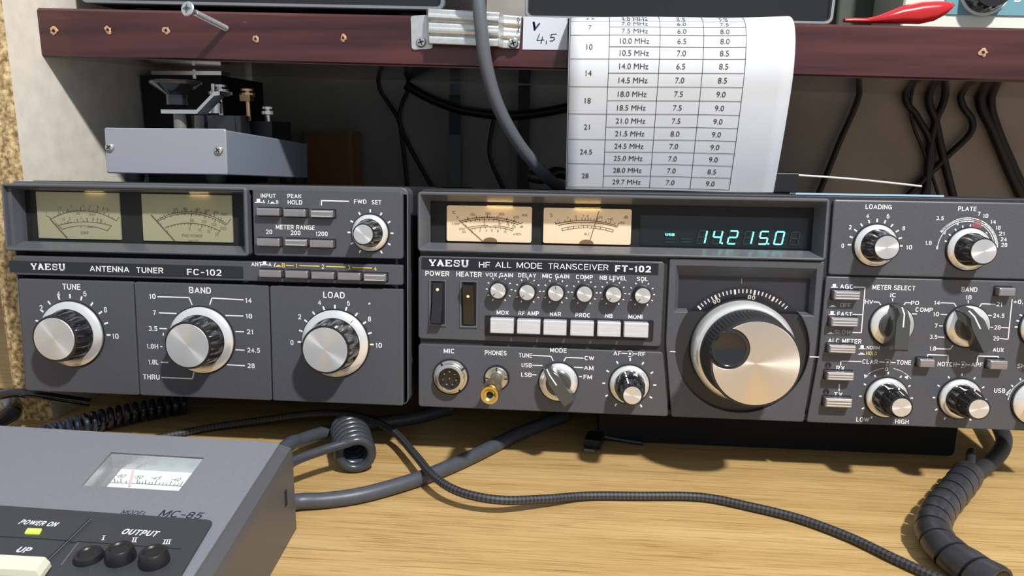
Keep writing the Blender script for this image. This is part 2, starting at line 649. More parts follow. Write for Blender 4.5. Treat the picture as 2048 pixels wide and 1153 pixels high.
m = MB()
ZD = -0.009
m.box(-0.80, 1.0, -0.62, 0.40, ZD - 0.025, ZD)
m.build('desk', M_desk, label='oak veneer desk top under the radio equipment', cat='desk')

M_wall = mat('wall_paint', (0.36, 0.33, 0.30), 0.8, noise=0.10, nscale=18, bump=0.2, bscale=600)
m = MB()
m.box(-0.80, 1.2, 0.40, 0.43, -0.7, 1.0)
m.build('wall_back', M_wall, kind='structure')

# chipboard side panel at the left: laminate faces and a raw front edge
XP, YE = -0.2643, 0.040
M_lam = mat('cream_laminate', (0.82, 0.765, 0.66), 0.55, noise=0.06, nscale=90, bump=0.1, bscale=500)
M_chip = mat('raw_chipboard', (0.20, 0.12, 0.045), 0.9, nscale=330, col2=(0.66, 0.50, 0.27), bump=1.0, bscale=420)
t = thing('side_panel', 'cream laminated chipboard panel with raw front edge standing at the left', 'panel', (XP, YE, 0))
m = MB()
m.box(-0.0265, 0, 0.0012, 0.3599, ZD, 0.75)
m.build('laminated_board', M_lam, t)
m = MB()
# the raw edge: a broken, pitted strip
rows, colsn = 110, 8
vs = []
for i in range(rows + 1):
    for j in range(colsn + 1):
        e = j in (0, colsn)
        vs.append((-0.0265 + 0.0265 * j / colsn + (0 if e else random.uniform(-.0008, .0008)), (0.0011 if e else random.uniform(-.0012, .0008)), ZD + (0.75 - ZD) * i / rows))
m.add(vs, [(i * (colsn + 1) + j, i * (colsn + 1) + j + 1, (i + 1) * (colsn + 1) + j + 1, (i + 1) * (colsn + 1) + j) for i in range(rows) for j in range(colsn)])
m.build('raw_edge', M_chip, t)

# shelf: dark mahogany board, slightly out of level
YS, YR = 0.071, 0.385


def shz(X, Y):
    return 0.2345 - 0.0215 * (X + 0.264) + 0.035 * (Y - YS)


def mahog(name, rough, coat):
    m_ = mat(name, (0.030, 0.007, 0.009), rough, nscale=1.0, col2=(0.085, 0.023, 0.022), stretch=(6, 90, 90), coat=coat)
    return m_


M_mah = mahog('mahogany', 0.30, 0.15)
M_mahu = mahog('mahogany_varnish', 0.10, 0.3)
M_mahu.node_tree.nodes['Principled BSDF'].inputs['Base Color'].default_value = (0.05, 0.03, 0.02, 1)
TH = 0.0310
sh = thing('shelf', 'dark mahogany shelf with drilled front edge above the radios', 'shelf', (XP, YS, shz(XP, YS)))


def S(X, Y, up=0.0):
    return (X - XP, Y - YS, shz(X, Y) + up - shz(XP, YS))


m = MB()
X0, X1 = XP + 0.0003, 0.80
bv = 0.0016
sec = lambda X: [S(X, YR, 0.0006), S(X, YR, TH), S(X, YS + bv, TH), S(X, YS, TH - bv), S(X, YS, bv), S(X, YS + bv, 0.0006)]
m.loft([sec(X0), sec(X1)], True, True)
m.build('board', M_mah, sh)
m = MB()
m.hexa([S(X0, YS + bv, 0), S(X1, YS + bv, 0), S(X1, YR, 0), S(X0, YR, 0)], [S(X0, YS + bv, 0.0006), S(X1, YS + bv, 0.0006), S(X1, YR, 0.0006), S(X0, YR, 0.0006)])
m.build('varnished_underside', M_mahu, sh)
M_splint = mat('bare_wood', (0.50, 0.28, 0.16), 0.8, noise=0.35, nscale=900)
for (hx, hy, hr) in ((109, 62, 9), (217, 60, 8), (333, 61, 8), (512, 78, 7), (687, 76, 7), (1965, 105, 8)):
    p = PY(hx, hy, YS)
    o = MB()
    n = 14
    R0 = hr * 0.00031
    ring = [[(r * q * math.cos(6.2832 * k / n), -0.0004 if q == 1 else -0.0008 if q < .9 else 0.0, r * q * math.sin(6.2832 * k / n)) for k, r in enumerate(rr)] for q, rr in ((1.0, [R0 * random.uniform(.72, 1.25) for _ in range(n)]), (0.62, [R0 * random.uniform(.8, 1.1) for _ in range(n)]), (0.36, [R0] * n))]
    o.loft(ring)
    h = o.build('screw_hole', M_splint, sh, loc=Vector(S(p.x, YS)) + Vector((0, -0.0001, p.z - shz(p.x, YS))))
    o = MB()
    o.poly([(R0 * .4 * math.cos(6.2832 * k / n), -0.00085, R0 * .4 * math.sin(6.2832 * k / n)) for k in range(n)])
    o.build('bore', M_void, h)

# ------------------------------------------------------------------ radio planes
TAU, HB = math.radians(4.0), 0.027
O0 = Vector((0, 0, HB))
EU, EV, NN = Vector((1, 0, 0)), Vector((0, math.sin(TAU), math.cos(TAU))), Vector((0, -math.cos(TAU), math.sin(TAU)))


def radio_plane(u0):
    return Plane(O0, EU, EV, NN, lambda u, v, d: (u - u0, -d, v))


def off(pl, cx, cy, d=0.0):
    return Vector(pl.P(cx, cy, d))


def ticks(pl, mb, c, r0, r1, angs, wpx, d=0.0):
    u, v = pl.uv(*c, d)
    s1 = abs(pl.uv(c[0] + 1, c[1], d)[0] - u)
    for a in angs:
        t = math.radians(a)
        pl.uvline(mb, [(u + r0 * s1 * math.cos(t), v + r0 * s1 * math.sin(t)), (u + r1 * s1 * math.cos(t), v + r1 * s1 * math.sin(t))], wpx * s1, d + 0.0001)


def knob(pl, root, c, sk, b0, b1, dep, capr, fl=12, fd=0.10, name='knob', mark=None):
    """round control: silver skirt, fluted black body, spun cap"""
    o = off(pl, *c)
    m = MB()
    m.lathe([(b0 + .3, 3.2), (b0, 4.0, .3), (b0 - .1, 5.0, 1), ((b0 + b1) / 2, dep * .6, 1), (b1, dep - 1.6, 1), (b1 - .1, dep - .9, 0), (b1 - .5, dep - .35), (capr + .15, dep - .35), (capr + .1, dep - .8), (0.01, dep - .8)], seg=fl * 8, flutes=fl, fd=fd)
    k = m.build(name, M_gloss, root, loc=o, smooth=True)
    m = MB()
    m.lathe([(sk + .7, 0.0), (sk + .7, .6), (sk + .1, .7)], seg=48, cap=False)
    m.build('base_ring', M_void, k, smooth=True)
    m = MB()
    m.lathe([(sk, 0.6), (sk, 1.7), (sk - .3, 2.0), (b0 + .8, 3.6), (b0 + .3, 3.7), (b0 - .2, 3.3)], seg=64, cap=False)
    m.build('skirt', M_silver, k, smooth=True)
    m = MB()
    m.lathe([(capr, dep - .9), (capr, dep - .15), (capr - .15, dep), (0.02, dep)], seg=48)
    m.build('cap', M_cap, k, smooth=True)
    if mark:
        m = MB()
        a = math.radians(mark)
        t, n = Vector((math.cos(a), 0, math.sin(a))), Vector((-math.sin(a), 0, math.cos(a)))
        r0, r1 = (b0 + 1.4) * MM, (sk - .5) * MM
        y0, y1 = -3.55 * MM, -2.3 * MM
        m.poly([t * r0 - n * .0002 + Vector((0, y0, 0)), t * r1 - n * .0002 + Vector((0, y1, 0)), t * r1 + n * .0002 + Vector((0, y1, 0)), t * r0 + n * .0002 + Vector((0, y0, 0))])
        m.build('index_line', M_inkb, k)
    return k


def dual_knob(pl, root, c, sk, dep, capr, line=60):
    o = off(pl, *c)
    m = MB()
    m.lathe([(8.9, 2.6), (8.9, 3.5, 1), (8.5, 10.5, 1), (8.2, 11.2), (6.8, 11.2)], seg=80, flutes=10, fd=.10, cap=False)
    k = m.build('dual_knob', M_gloss, root, loc=o, smooth=True)
    m = MB()
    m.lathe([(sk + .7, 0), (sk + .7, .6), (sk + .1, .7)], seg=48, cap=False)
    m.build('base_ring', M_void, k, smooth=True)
    m = MB()
    m.lathe([(sk, .6), (sk, 1.5), (sk - .3, 1.9), (9.4, 3.0), (8.6, 3.0)], seg=56, cap=False)
    m.build('skirt', M_silver, k, smooth=True)
    m = MB()
    m.lathe([(7.1, 11.0), (7.0, 12.0, 1), (6.2, dep - 1.5, 1), (6.1, dep - .6), (capr + .2, dep - .3), (capr + .1, dep - .8), (.01, dep - .8)], seg=80, flutes=10, fd=.12)
    m.build('inner_knob', M_gloss, k, smooth=True)
    m = MB()
    m.lathe([(capr, dep - .9), (capr, dep - .15), (capr - .15, dep), (.02, dep)], seg=40)
    m.build('cap', M_cap, k, smooth=True)
    m = MB()
    a = math.radians(line)
    t, n = Vector((math.cos(a), 0, math.sin(a))), Vector((-math.sin(a), 0, math.cos(a)))
    for (ra, da, rb, db) in ((8.85, 4.5, 8.6, 9.5), (7.05, 12.5, 6.3, dep - 2), (8.5, 11.0, 7.4, 11.4)):
        m.poly([t * ra * MM - n * .0004 + Vector((0, -da * MM - 1e-4, 0)) + t * 2e-4, t * rb * MM - n * .0004 + Vector((0, -db * MM - 1e-4, 0)) + t * 2e-4, t * rb * MM + n * .0004 + Vector((0, -db * MM - 1e-4, 0)) + t * 2e-4, t * ra * MM + n * .0004 + Vector((0, -da * MM - 1e-4, 0)) + t * 2e-4])
    m.build('pointer_line', M_white, k)
    return k


def pointer_knob(pl, root, c, sk, ang, L, W, dep):
    """bar knob on a silver skirt; ang = direction of the pointer end, from up, anticlockwise"""
    o = off(pl, *c)
    ol = [(-W * .50, -L * .5), (W * .50, -L * .5), (W * .52, L * .18), (W * .30, L * .5), (-W * .30, L * .5), (-W * .52, L * .18)]
    m = MB()
    ca, sa = math.cos(math.radians(ang)), math.sin(math.radians(ang))

    def lp(d, s=1.0, tip=1.0):
        r = []
        for (x, z) in ol:
            x, z = x * s * MM, z * (tip if z > L * .3 else s) * MM
            r.append((x * ca - z * sa, -d * MM, x * sa + z * ca))
        return r
    m.loft([lp(1.8, 1.1, 1.02), lp(dep - 3.5, 1.03, .99), lp(dep - .8, 1.0, .80), lp(dep, .93, .74)], True, True)
    k = m.build('pointer_knob', M_smoke, root, loc=o)
    m = MB()
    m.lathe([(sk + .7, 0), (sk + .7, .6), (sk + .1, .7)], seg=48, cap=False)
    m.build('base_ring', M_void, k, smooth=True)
    m = MB()
    m.lathe([(sk, .6), (sk, 1.5), (sk - .3, 1.9), (sk * .72, 3.0), (sk * .66, 3.0)], seg=56, cap=False)
    m.build('skirt', M_silver, k, smooth=True)
    m = MB()
    m.lathe([(sk * .68, 2.8), (sk * .64, 6.0), (sk * .58, 6.6), (.01, 6.6)], seg=48)
    m.build('hub', M_smoke, k, smooth=True)
    m = MB()

    def pt(x, z, d):
        x, z = x * MM, z * MM
        return (x * ca - z * sa, -d * MM, x * sa + z * ca)
    zt = L * .5 * .74
    m.poly([pt(-.35, L * .06, dep + .1), pt(.35, L * .06, dep + .1), pt(.35, zt, dep + .1), pt(-.35, zt, dep + .1)])
    m.poly([pt(-.35, zt, dep + .1), pt(.35, zt, dep + .1), pt(.35, L * .5 * .99 + .12, dep - 3.4), pt(-.35, L * .5 * .99 + .12, dep - 3.4)])
    m.build('pointer_line', M_white, k)
    return k


def push_button(pl, root, x0, x1, y0, y1, d, mt, name='push_button', grooves=0, slot=True):
    """x0..y1: the front face in the photograph at depth d"""
    a0, b0 = pl.uv(x0, (y0 + y1) / 2, d)
    a1, b1 = pl.uv(x1, (y0 + y1) / 2, d)
    vt = pl.uv((x0 + x1) / 2, y0, d)[1]
    vb = pl.uv((x0 + x1) / 2, y1, d)[1]
    hw, hh = (a1 - a0) / 2, (vt - vb) / 2
    o = Vector(pl.conv((a0 + a1) / 2, (vt + vb) / 2, 0))
    e = .00045
    m = MB()
    m.loft([[(x, -dd, z) for x, z in rrect(-hw + i, -hh + i, hw - i, hh - i, .0004, 2)] for dd, i in ((-.001, 0), (d - e, 0), (d, e))], False, True)
    k = m.build(name, mt, root, loc=o)
    if grooves:
        m = MB()
        for g in range(grooves):
            z = -hh * .62 + 1.24 * hh * g / max(grooves - 1, 1)
            m.box(-hw + .0008, hw - .0008, -d - .00025, -d, z - hh * .10, z + hh * .10)
        m.build('ridge', M_silver, k)
    if slot:
        g = .0007
        m = MB()
        outer, inner = rrect(-hw - g, -hh - g, hw + g, hh + g, .0006, 2), rrect(-hw - .0001, -hh - .0001, hw + .0001, hh + .0001, .0004, 2)
        m.loft([[(x, -.0002, z) for x, z in outer], [(x, -.0002, z) for x, z in inner]])
        m.build('slot', M_void, k)
    return k


# slab-serif letters of the maker's badge, as strokes in a unit box
SLAB = {
    'Y': ([[(.12, .92), (.46, .44)], [(.88, .92), (.54, .44)], [(.5, .5), (.5, .06)]], [(.0, .36, .94), (.66, 1.0, .94), (.28, .72, .06)]),
    'A': ([[(.46, .92), (.12, .06)], [(.46, .92), (.80, .06)], [(.24, .34), (.7, .34)]], [(.0, .3, .06), (.6, 1.0, .06), (.30, .56, .94)]),
    'E': ([[(.2, .94), (.2, .06)], [(.2, .52), (.62, .52)], [(.86, .94), (.86, .72)], [(.88, .28), (.88, .06)], [(.62, .62), (.62, .42)]], [(.02, .9, .94), (.02, .92, .06)]),
    'S': ([[(.84, .70), (.84, .88), (.5, .94), (.2, .86), (.18, .66), (.4, .55), (.7, .46), (.86, .3), (.78, .12), (.5, .06), (.16, .12), (.16, .32)]], []),
    'U': ([[(.2, .94), (.2, .3), (.32, .1), (.5, .06), (.7, .1), (.82, .3), (.82, .94)]], [(.0, .4, .94), (.64, 1.0, .94)]),
}


def slab(pl, mb, s, cx, cy, h, wd, d, lift=0.0001):
    u, v = pl.uv(cx, cy, d)
    H = pl.uv(cx, cy - h, d)[1] - v
    W = pl.uv(cx + wd, cy, d)[0] - u
    cw = W / len(s)
    for i, ch in enumerate(s):
        st, se = SLAB[ch]
        T = lambda p: (u - W / 2 + cw * (i + .04 + .92 * p[0]), v - H / 2 + H * p[1])
        for k, l in enumerate(st):
            wdt = H * (.26 if (ch != 'S' and (k == 0 or (ch in 'YU' and k == 2) or (ch == 'A' and k == 1))) else .16)
            pl.uvline(mb, [T(p) for p in l], wdt, d + lift + k * 4e-6)
        for (a, b_, y) in se:
            pl.uvline(mb, [T((a, y)), T((b_, y))], H * .13, d + lift + 2e-5)


def pushsym(pl, mb, x, y, s=1.0, down=False):
    h = 3 if down else 7
    pl.line(mb, [(x - 7 * s, y + 3), (x + 7 * s, y + 3)], 1.6)
    q = [pl.uv(x - 3.5 * s, y + 3), pl.uv(x + 3.5 * s, y + 3), pl.uv(x + 3.5 * s, y + 3 - h), pl.uv(x - 3.5 * s, y + 3 - h)]
    mb.poly([pl.conv(*p, .0001) for p in q])


def feet(root, us, case_w):
    for (fx, fy) in ((.035, .115), (case_w - .035, .115), (.035, .27), (case_w - .035, .27)):
        h = (HB - ZD - fy * math.sin(TAU)) / math.cos(TAU) - .0006
        m = MB()
        n = 20
        lp = lambda r, z: [(fx + r * math.cos(6.2832 * k / n), fy + r * math.sin(6.2832 * k / n), z) for k in range(n)]
        m.loft([lp(.009, .004), lp(.0085, -h + .003), lp(.0075, -h)], True, True)
        m.build('foot', M_rubber, root, smooth=True)


# ------------------------------------------------------------------ ANTENNA TUNER (left radio)
FCU = -0.2525
FCW = 0.2465
tu = thing('antenna_tuner', 'dark grey antenna tuner with two olive meters and three large knobs', 'radio', (FCU, 0, HB), rx=-TAU)
pl = radio_plane(FCU)
m = MB()
for (z0, z1, i) in ((.0, .1295, 0),):
    lo = rrect(.003, z0 + .001, FCW - .0005, z1 + .0012, .005)
    li = rrect(.003 + .001, z0 + .002, FCW - .0015, z1 + .0002, .005)
    m.loft([[(x, .0160, z) for x, z in li], [(x, .0160, z) for x, z in lo], [(x, .30, z) for x, z in lo]], True, True)
m.build('case', M_case, tu, smooth=True)
feet(tu, None, FCW)
# backing plate that shows in the joints between the front plates
# meter bezel
outer = pl.rect([(2, 367), (494, 374), (496, 515), (10, 500)], .001)
inner = pl.rect([(31, 379), (488, 389), (485, 493), (36, 482)], -.010)
pl.bezel(outer, inner, .0015, -.010, .0022).build('meter_bezel', M_bezel, tu)
og = (outer[0] + .001, outer[1] + .001, outer[2] - .001, outer[3] - .001)
m = pl.plate([rrect(FCU + .0025, .0005, FCU + FCW, .1302, .004), rrect(*og, .002)], -.0165, -.0020, .0006)
m.build('front_chassis', M_bezel, tu)
m = MB()
m.poly([pl.conv(*p, -.0135) for p in rrect(inner[0] - .002, inner[1] - .002, inner[2] + .002, inner[3] + .002, .0005)])
m.build('meter_well', M_void, tu)


def meter_fc(cor, name):
    r = pl.rect(cor, -.0125)
    m = MB()
    m.loft([[pl.conv(*p, d) for p in rrect(*r, .0004)] for d in (-.0135, -.0125)], False, True)
    return m.build('meter', M_face_fc, tu)


DM = -.0125
mt1 = meter_fc([(71.5, 384), (238, 386), (242, 479.5), (77.5, 477)], 'a')
mt2 = meter_fc([(283.5, 387), (463, 392), (466, 486), (286, 481)], 'b')
m = MB()
pl.arc(m, (104, 438), (165, 422), (233, 442), 1.1, DM, ticks=[(.05 + .05 * k, 3.2) for k in range(8)] + [(.13, 6), (.27, 6), (.46, 7), (.58, 6), (.7, 6), (.8, 5), (.87, 5), (.93, 3), (.64, 3), (.52, 3)])
pl.line(m, [(93, 432), (104, 438)], 1.2, DM)
pl.line(m, [(233, 442), (238, 435)], 1.2, DM)
pl.arc(m, (118, 451), (165, 444), (223, 452), 1.1, DM, ticks=[(.06 * k, 3) for k in range(1, 6)] + [(.2, 5), (.36, 6), (.47, 4), (.55, 6), (.65, 5), (.8, 5), (.88, 4), (.73, 3)])
pl.arc(m, (125, 459), (165, 452), (215, 462), 1.1, DM)
pl.line(m, [(112, 447), (125, 459)], 1.2, DM)
pl.line(m, [(215, 462), (223, 452)], 1.2, DM)
for s_, x, y, h in (('1.5', 119.5, 416, 5), ('2', 142, 413, 5), ('3', 166, 412, 5), ('4', 180, 413, 5), ('6', 196, 414.5, 5), ('8', 207, 417, 5), ('10', 214.5, 419.5, 5), ('1.5', 126.5, 439, 5), ('2', 139.5, 437.5, 5), ('3', 162.5, 436.5, 5), ('4', 173, 437, 5), ('6', 187, 437.5, 5), ('8', 195, 439, 5), ('10', 202, 440.5, 5), ('1', 93, 426, 5), ('1', 110, 444, 5), ('200', 156, 427.5, 4), ('1200W', 184, 429.5, 4), ('5', 162, 453.5, 4), ('20W', 180, 454.5, 4), ('SWR', 169.5, 466, 6)):
    pl.text(m, s_, x, y, h, d=DM, bold=.0)
pl.line(m, [(101, 438), (136, 477)], 1.6, DM, .0004)
m.build('scale_print', M_ink, mt1).location = (0, 0, 0)
m = MB()
pl.arc(m, (314, 441), (390, 424.5), (454, 449), 1.1, DM, ticks=[(.06 + .062 * k, 3.2) for k in range(15)] + [(.27, 6.5), (.41, 6.5), (.57, 6.5), (.69, 6.5), (.8, 6), (.9, 6)])
pl.arc(m, (316, 443), (390, 428), (452, 451), 1.0, DM, ticks=[(.1 * k, -3) for k in range(1, 10)] + [(.5, -6), (.68, -6), (.84, -5), (.56, -3), (.62, -3), (.74, -3)])
pl.line(m, [(454, 449), (462, 438)], 1.2, DM)
pl.arc(m, (330, 456), (388, 447), (441, 463), 1.1, DM, ticks=[(.06 * k, -3) for k in range(1, 16)] + [(.46, -6), (.67, -6), (.84, -5), (.98, -5)])
for s_, x, y, h in (('100', 351.5, 419, 5), ('200', 370, 418, 5), ('400', 394.5, 419, 5), ('600', 414, 421, 5), ('800', 432, 425, 5), ('1000', 448, 429, 5), ('50', 384, 441, 6), ('100', 408, 443.5, 6), ('150', 428, 449.5, 6), ('200', 446.5, 457, 6), ('5', 379.5, 458, 6), ('10', 399.5, 459.5, 6), ('15', 417, 463, 6), ('20', 433.5, 469, 6), ('FWD POWER', 384.5, 472, 5.5), ('(WATTS)', 387, 482, 4), ('0', 321, 449, 4.5), ('0', 335, 463, 4.5)):
    pl.text(m, s_, x, y, h, d=DM, bold=.0)
pl.line(m, [(303, 430), (350, 482)], 1.6, DM, .0004)
m.build('scale_print', M_ink, mt2)
M_slit = mat('lamp_slit', (0.9, 0.7, 0.4), 0.5, emit=(1.0, 0.66, 0.28), estr=5.0)


def lamp_slit(cx, cy, half, par):
    u, v = pl.uv(cx, cy, DM)
    m = MB()
    m.poly([pl.conv(u - half, v + .0004, DM), pl.conv(u + half, v + .0004, DM), pl.conv(u + half, v + .0004, DM + .0018), pl.conv(u - half, v + .0004, DM + .0018)])
    m.build('lamp_slit', M_slit, par)


lamp_slit(190, 384.6, .0060, mt1)
lamp_slit(400, 389.4, .0060, mt2)
m = MB()
m.poly([pl.conv(*p, -.0098) for p in rrect(*inner, .0005)])
m.build('meter_window', M_glass, tu)
# plates
r = pl.rect([(505.5, 375.5), (805, 385), (806, 522), (507, 508)])
pl.plate([rrect(*r, .0015)], -.004, 0, .0006).build('control_plate', M_panel, tu)
r = pl.rect([(12, 512), (805, 530), (806, 572), (22, 549)])
r = (FCU + .0035, r[1], r[2], r[3])
pl.plate([rrect(*r, .0012)], -.004, 0, .0006).build('name_plate', M_panel, tu)
bd = pl.rect([(18, 520), (486.5, 535), (486.5, 557), (19.5, 545)])
pl.plate([rrect(*bd, .0006)], -.001, .0003, .0002).build('badge', M_gloss, tu)
ga, gb = pl.uv(273, 680)[0], pl.uv(541, 680)[0]
top = pl.uv(400, 568)[1]
bot = pl.uv(400, 796)[1]
rt = pl.uv(806, 700)[0]
for a, b_ in ((FCU + .0045, ga - .0004), (ga + .0004, gb - .0004), (gb + .0004, rt)):
    pl.plate([rrect(a, bot, b_, top, .0012)], -.004, 0, .0006).build('tuning_plate', M_panel, tu)
# print
mw, my = MB(), MB()
slab(pl, mw, 'YAESU', 96, 534, 12.5, 70, .0003)
for s_, x, y, h, wd in (('ANTENNA', 219, 538.5, 11.5, 79), ('TUNER', 299.5, 541, 11.5, 54), ('FC-102', 408.5, 545, 12.5, 69)):
    pl.text(mw, s_, x, y, h, wd, .0003, bold=.01)
T = [('INPUT', 536.5, 392, 8.5, 30), ('PEAK', 589, 392.5, 8.5, 28), ('HOLD', 590, 405, 8.5, 29), ('A', 527.5, 404, 7, None), ('/', 537, 404.5, 8, None), ('B', 554.5, 404.5, 7, None), ('FWD', 720.5, 403.5, 8.5, 25), ('SET', 753, 405, 8.5, 19), ('METER RANGE', 590.5, 455, 9, 78), ('20', 538, 464, 9, 13), ('200', 591, 466, 9, 20), ('1200', 643.5, 468, 9, 24),
     ('ANT', 513, 529, 8.5, 21), ('A', 540, 529.5, 7.5, None), ('/', 549.5, 530, 8.5, None), ('TUNE', 143, 574, 12, 36), ('BAND', 400, 581, 12.5, 44), ('LOAD', 668, 590.5, 12.5, 43),
     ('2', 82, 616, 10.5, None), ('4', 117, 588, 10.5, None), ('6', 170, 588, 10.5, None), ('8', 211, 620, 10.5, None), ('10', 231, 673, 10.5, 13),
     ('0', 584, 685.5, 10, None), ('2', 599, 634, 10, None), ('4', 639, 605, 10, None), ('6', 697, 607, 10, None), ('8', 739, 638.5, 10, None), ('10', 757.5, 691, 10, 13),
     ('10', 305, 593, 10, 13), ('7', 309, 626, 10, None), ('3.5', 306, 657.5, 9.5, 17), ('1.8H', 305, 693, 9.5, 23), ('1.8L', 307, 724.5, 9.5, 20), ('THRU', 303, 754.5, 10, 33), ('14', 497, 601, 9.5, 13), ('18', 498, 632.5, 9.5, 13), ('21', 499.5, 664, 9.5, 13), ('24.5', 507, 701, 9.5, 26), ('28', 502, 732, 9.5, 15)]
for s_, x, y, h, wd in T:
    pl.text(mw, s_, x, y, h, wd)
pushsym(pl, mw, 517, 402)
pushsym(pl, mw, 545, 404, .8, True)
pushsym(pl, mw, 529, 527)
pushsym(pl, my, 557, 530, .8, True)
for l in ([(643, 410), (643, 401.5), (697, 403)], [(316, 594), (378, 595.5), (384, 609)], [(318, 626), (353, 627.5)], [(319, 657.5), (334, 658)], [(327, 666), (326.5, 672)], [(321, 693), (325, 694)], [(322, 725), (337, 725.5)], [(324, 755.5), (385, 758), (388, 745)], [(420, 609), (424, 596.5), (486, 600)], [(451, 631.5), (487, 632.5)], [(471, 663.5), (488, 664)], [(471, 700), (489, 701)], [(454, 730), (490, 732)]):
    pl.line(mw, l, 2.2)
pl.line(mw, [(738, 606.5), (739.5, 609)], 4)
for s_, x, y in (('B', 567, 531), ('1', 593, 531.5), ('2', 645.5, 533.5), ('3', 698, 535.5), ('4', 750.5, 537.5)):
    pl.text(my, s_, x, y, 8.5)
for l in ([(572, 531), (587, 531.5)], [(599, 531.7), (639, 532.8)], [(652, 533.3), (691, 534.5)], [(705, 535.3), (744, 536.5)]):
    pl.line(my, l, 1.8)
half = [180 - 18 * k for k in range(11)]
ticks(pl, mw, (145, 668), 68, 76, half, 3.2)
ticks(pl, mw, (671, 687), 68, 76, half, 3.2)
ticks(pl, mw, (741, 466), 40, 46, [90 + 30 * k for k in range(-5, 6) ], 3)
mw.build('lettering', M_white, tu)
my.build('yellow_lettering', M_yellow, tu)
# buttons
for (x0, x1, y0, y1) in ((512, 557.5, 417, 432), (566, 610, 419, 434), (620, 665.5, 421, 435.5), (512.5, 558, 477.5, 493), (568.6, 613, 479, 493), (618.6, 665.5, 481, 496), (517, 561, 541, 555.5), (569.7, 614.7, 542.5, 557), (621.7, 667, 545, 559), (674.5, 720, 546.5, 561), (726.6, 771, 548.5, 563.5)):
    push_button(pl, tu, x0, x1, y0, y1, .0045, M_btn, grooves=2 if x0 in (620, 568.6, 726.6) else 0)
knob(pl, tu, (145, 668), 20.2, 15.6, 14.3, 16.5, 12.7, 12, .09)
knob(pl, tu, (404, 680), 20.2, 15.6, 14.3, 17.5, 12.9, 12, .09)
knob(pl, tu, (671, 687), 20.2, 15.6, 14.3, 19.0, 13.0, 12, .09, mark=52)
knob(pl, tu, (741, 466), 10.6, 8.0, 6.4, 15.5, 5.5, 9, .12)

# ------------------------------------------------------------------ TRANSCEIVER (right radio)
FTW = 0.368
tr = thing('transceiver', 'dark grey radio transceiver with cream meters, green digits and a big tuning dial', 'radio', (0, 0, HB), rx=-TAU)
pl = radio_plane(0.0)
m = MB()
lo = rrect(.002, .001, FTW - .002, .1300, .005)
li = rrect(.003, .002, FTW - .003, .1290, .005)
m.loft([[(x, .0160, z) for x, z in li], [(x, .0160, z) for x, z in lo], [(x, .30, z) for x, z in lo]], True, True)
m.build('case', M_case, tr, smooth=True)
feet(tr, None, FTW)
outer = pl.rect([(835, 382), (1657, 399), (1654, 523), (836, 503)], .001)
inner = pl.rect([(861, 404), (1629, 414), (1622, 503), (861, 485)], -.010)
pl.bezel(outer, inner, .0018, -.010, .0022).build('display_bezel', M_bezel, tr)
m = MB()
m.poly([pl.conv(*p, -.0145) for p in rrect(inner[0] - .003, inner[1] - .003, inner[2] + .003, inner[3] + .003, .0005)])
m.build('display_well', M_void, tr)


def meter_ft(cor):
    r = pl.rect(cor, DM)
    m = MB()
    m.loft([[pl.conv(*p, d) for p in rrect(*r, .0011)] for d in (-.0142, DM)], False, True)
    return m.build('meter', M_face_ft, tr), r


mi, ri_ = meter_ft([(894, 410), (1064, 415), (1062.4, 486), (893, 482)])
ms, rs_ = meter_ft([(1087, 415), (1264, 419.6), (1260.7, 490.8), (1086.6, 486)])
m = MB()
pl.arc(m, (921, 443), (977, 435.3), (1041, 448), 1.2, DM, ticks=[(.04 * k, 2.6) for k in range(1, 25)] + [(.13, 5), (.27, 5), (.45, 5), (.62, 5), (.77, 5), (.89, 5)])
pl.line(m, [(1041, 448), (1046, 445)], 1.2, DM)
pl.arc(m, (923, 445.5), (977, 438.5), (1037, 450), 1.2, DM, ticks=[(.08 * k, -3) for k in range(1, 12)] + [(.4, -5), (.66, -5), (.82, -5), (.92, -4)])
pl.arc(m, (937, 455.3), (960, 451.8), (976, 451.3), 1.1, DM)
pl.arc(m, (987, 451.8), (1005, 453.5), (1027, 458.5), 1.1, DM)
pl.arc(m, (940, 459), (975, 454), (1025, 462), 1.1, DM, ticks=[(.12 * k, -3) for k in range(1, 8)])
for s_, x, y, h in (('IC', 908.4, 425, 6.5), ('0', 914.7, 435.4, 5), ('100', 945, 429.3, 5.4), ('200', 975.5, 427.4, 5.4), ('300', 1002.6, 428.6, 5.4), ('400', 1032, 434.7, 5.4), ('mA', 1049.5, 430.5, 6), ('COMP', 912, 448, 4.6), ('0', 931.6, 451.8, 4.6), ('5', 969, 447, 5.4), ('10', 998.7, 448.6, 5.4), ('15', 1015.8, 450.6, 5.4), ('20', 1027.5, 453.7, 5.4), ('dB', 1043, 453.7, 4.6), ('DISC', 925, 458.4, 4.6), ('HV', 928.6, 464.5, 4.6), ('0', 944, 463.5, 4.8), ('2', 959.6, 461.6, 5), ('4', 972.6, 460.8, 5), ('6', 984, 461, 5), ('8', 995.8, 462.3, 5), ('10', 1010, 464, 5), ('x100V', 1034.8, 468.4, 4.6)):
    pl.text(m, s_, x, y, h, d=DM, bold=.005)
pl.line(m, [(918, 440.5), (966, 483)], 1.3, DM, .0004)
m.build('scale_print', M_ink, mi)
m = MB()
pl.arc(m, (1112, 448.5), (1174, 440.5), (1236, 451), 0, DM, ticks=[(.06, 3), (.15, 4), (.24, 4), (.33, 4), (.42, 4), (.47, 4), (.52, 4), (.56, 3), (.61, 3), (.66, 5), (.73, 3), (.8, 3), (.87, 5), (.94, 3), (1.0, 5)])
pl.arc(m, (1112, 448.5), (1174, 441.5), (1236, 453), 1.3, DM)
pl.arc(m, (1117, 451.5), (1174, 444.8), (1234, 455), 1.3, DM)
pl.line(m, [(1110, 445), (1114, 449)], 2, DM)
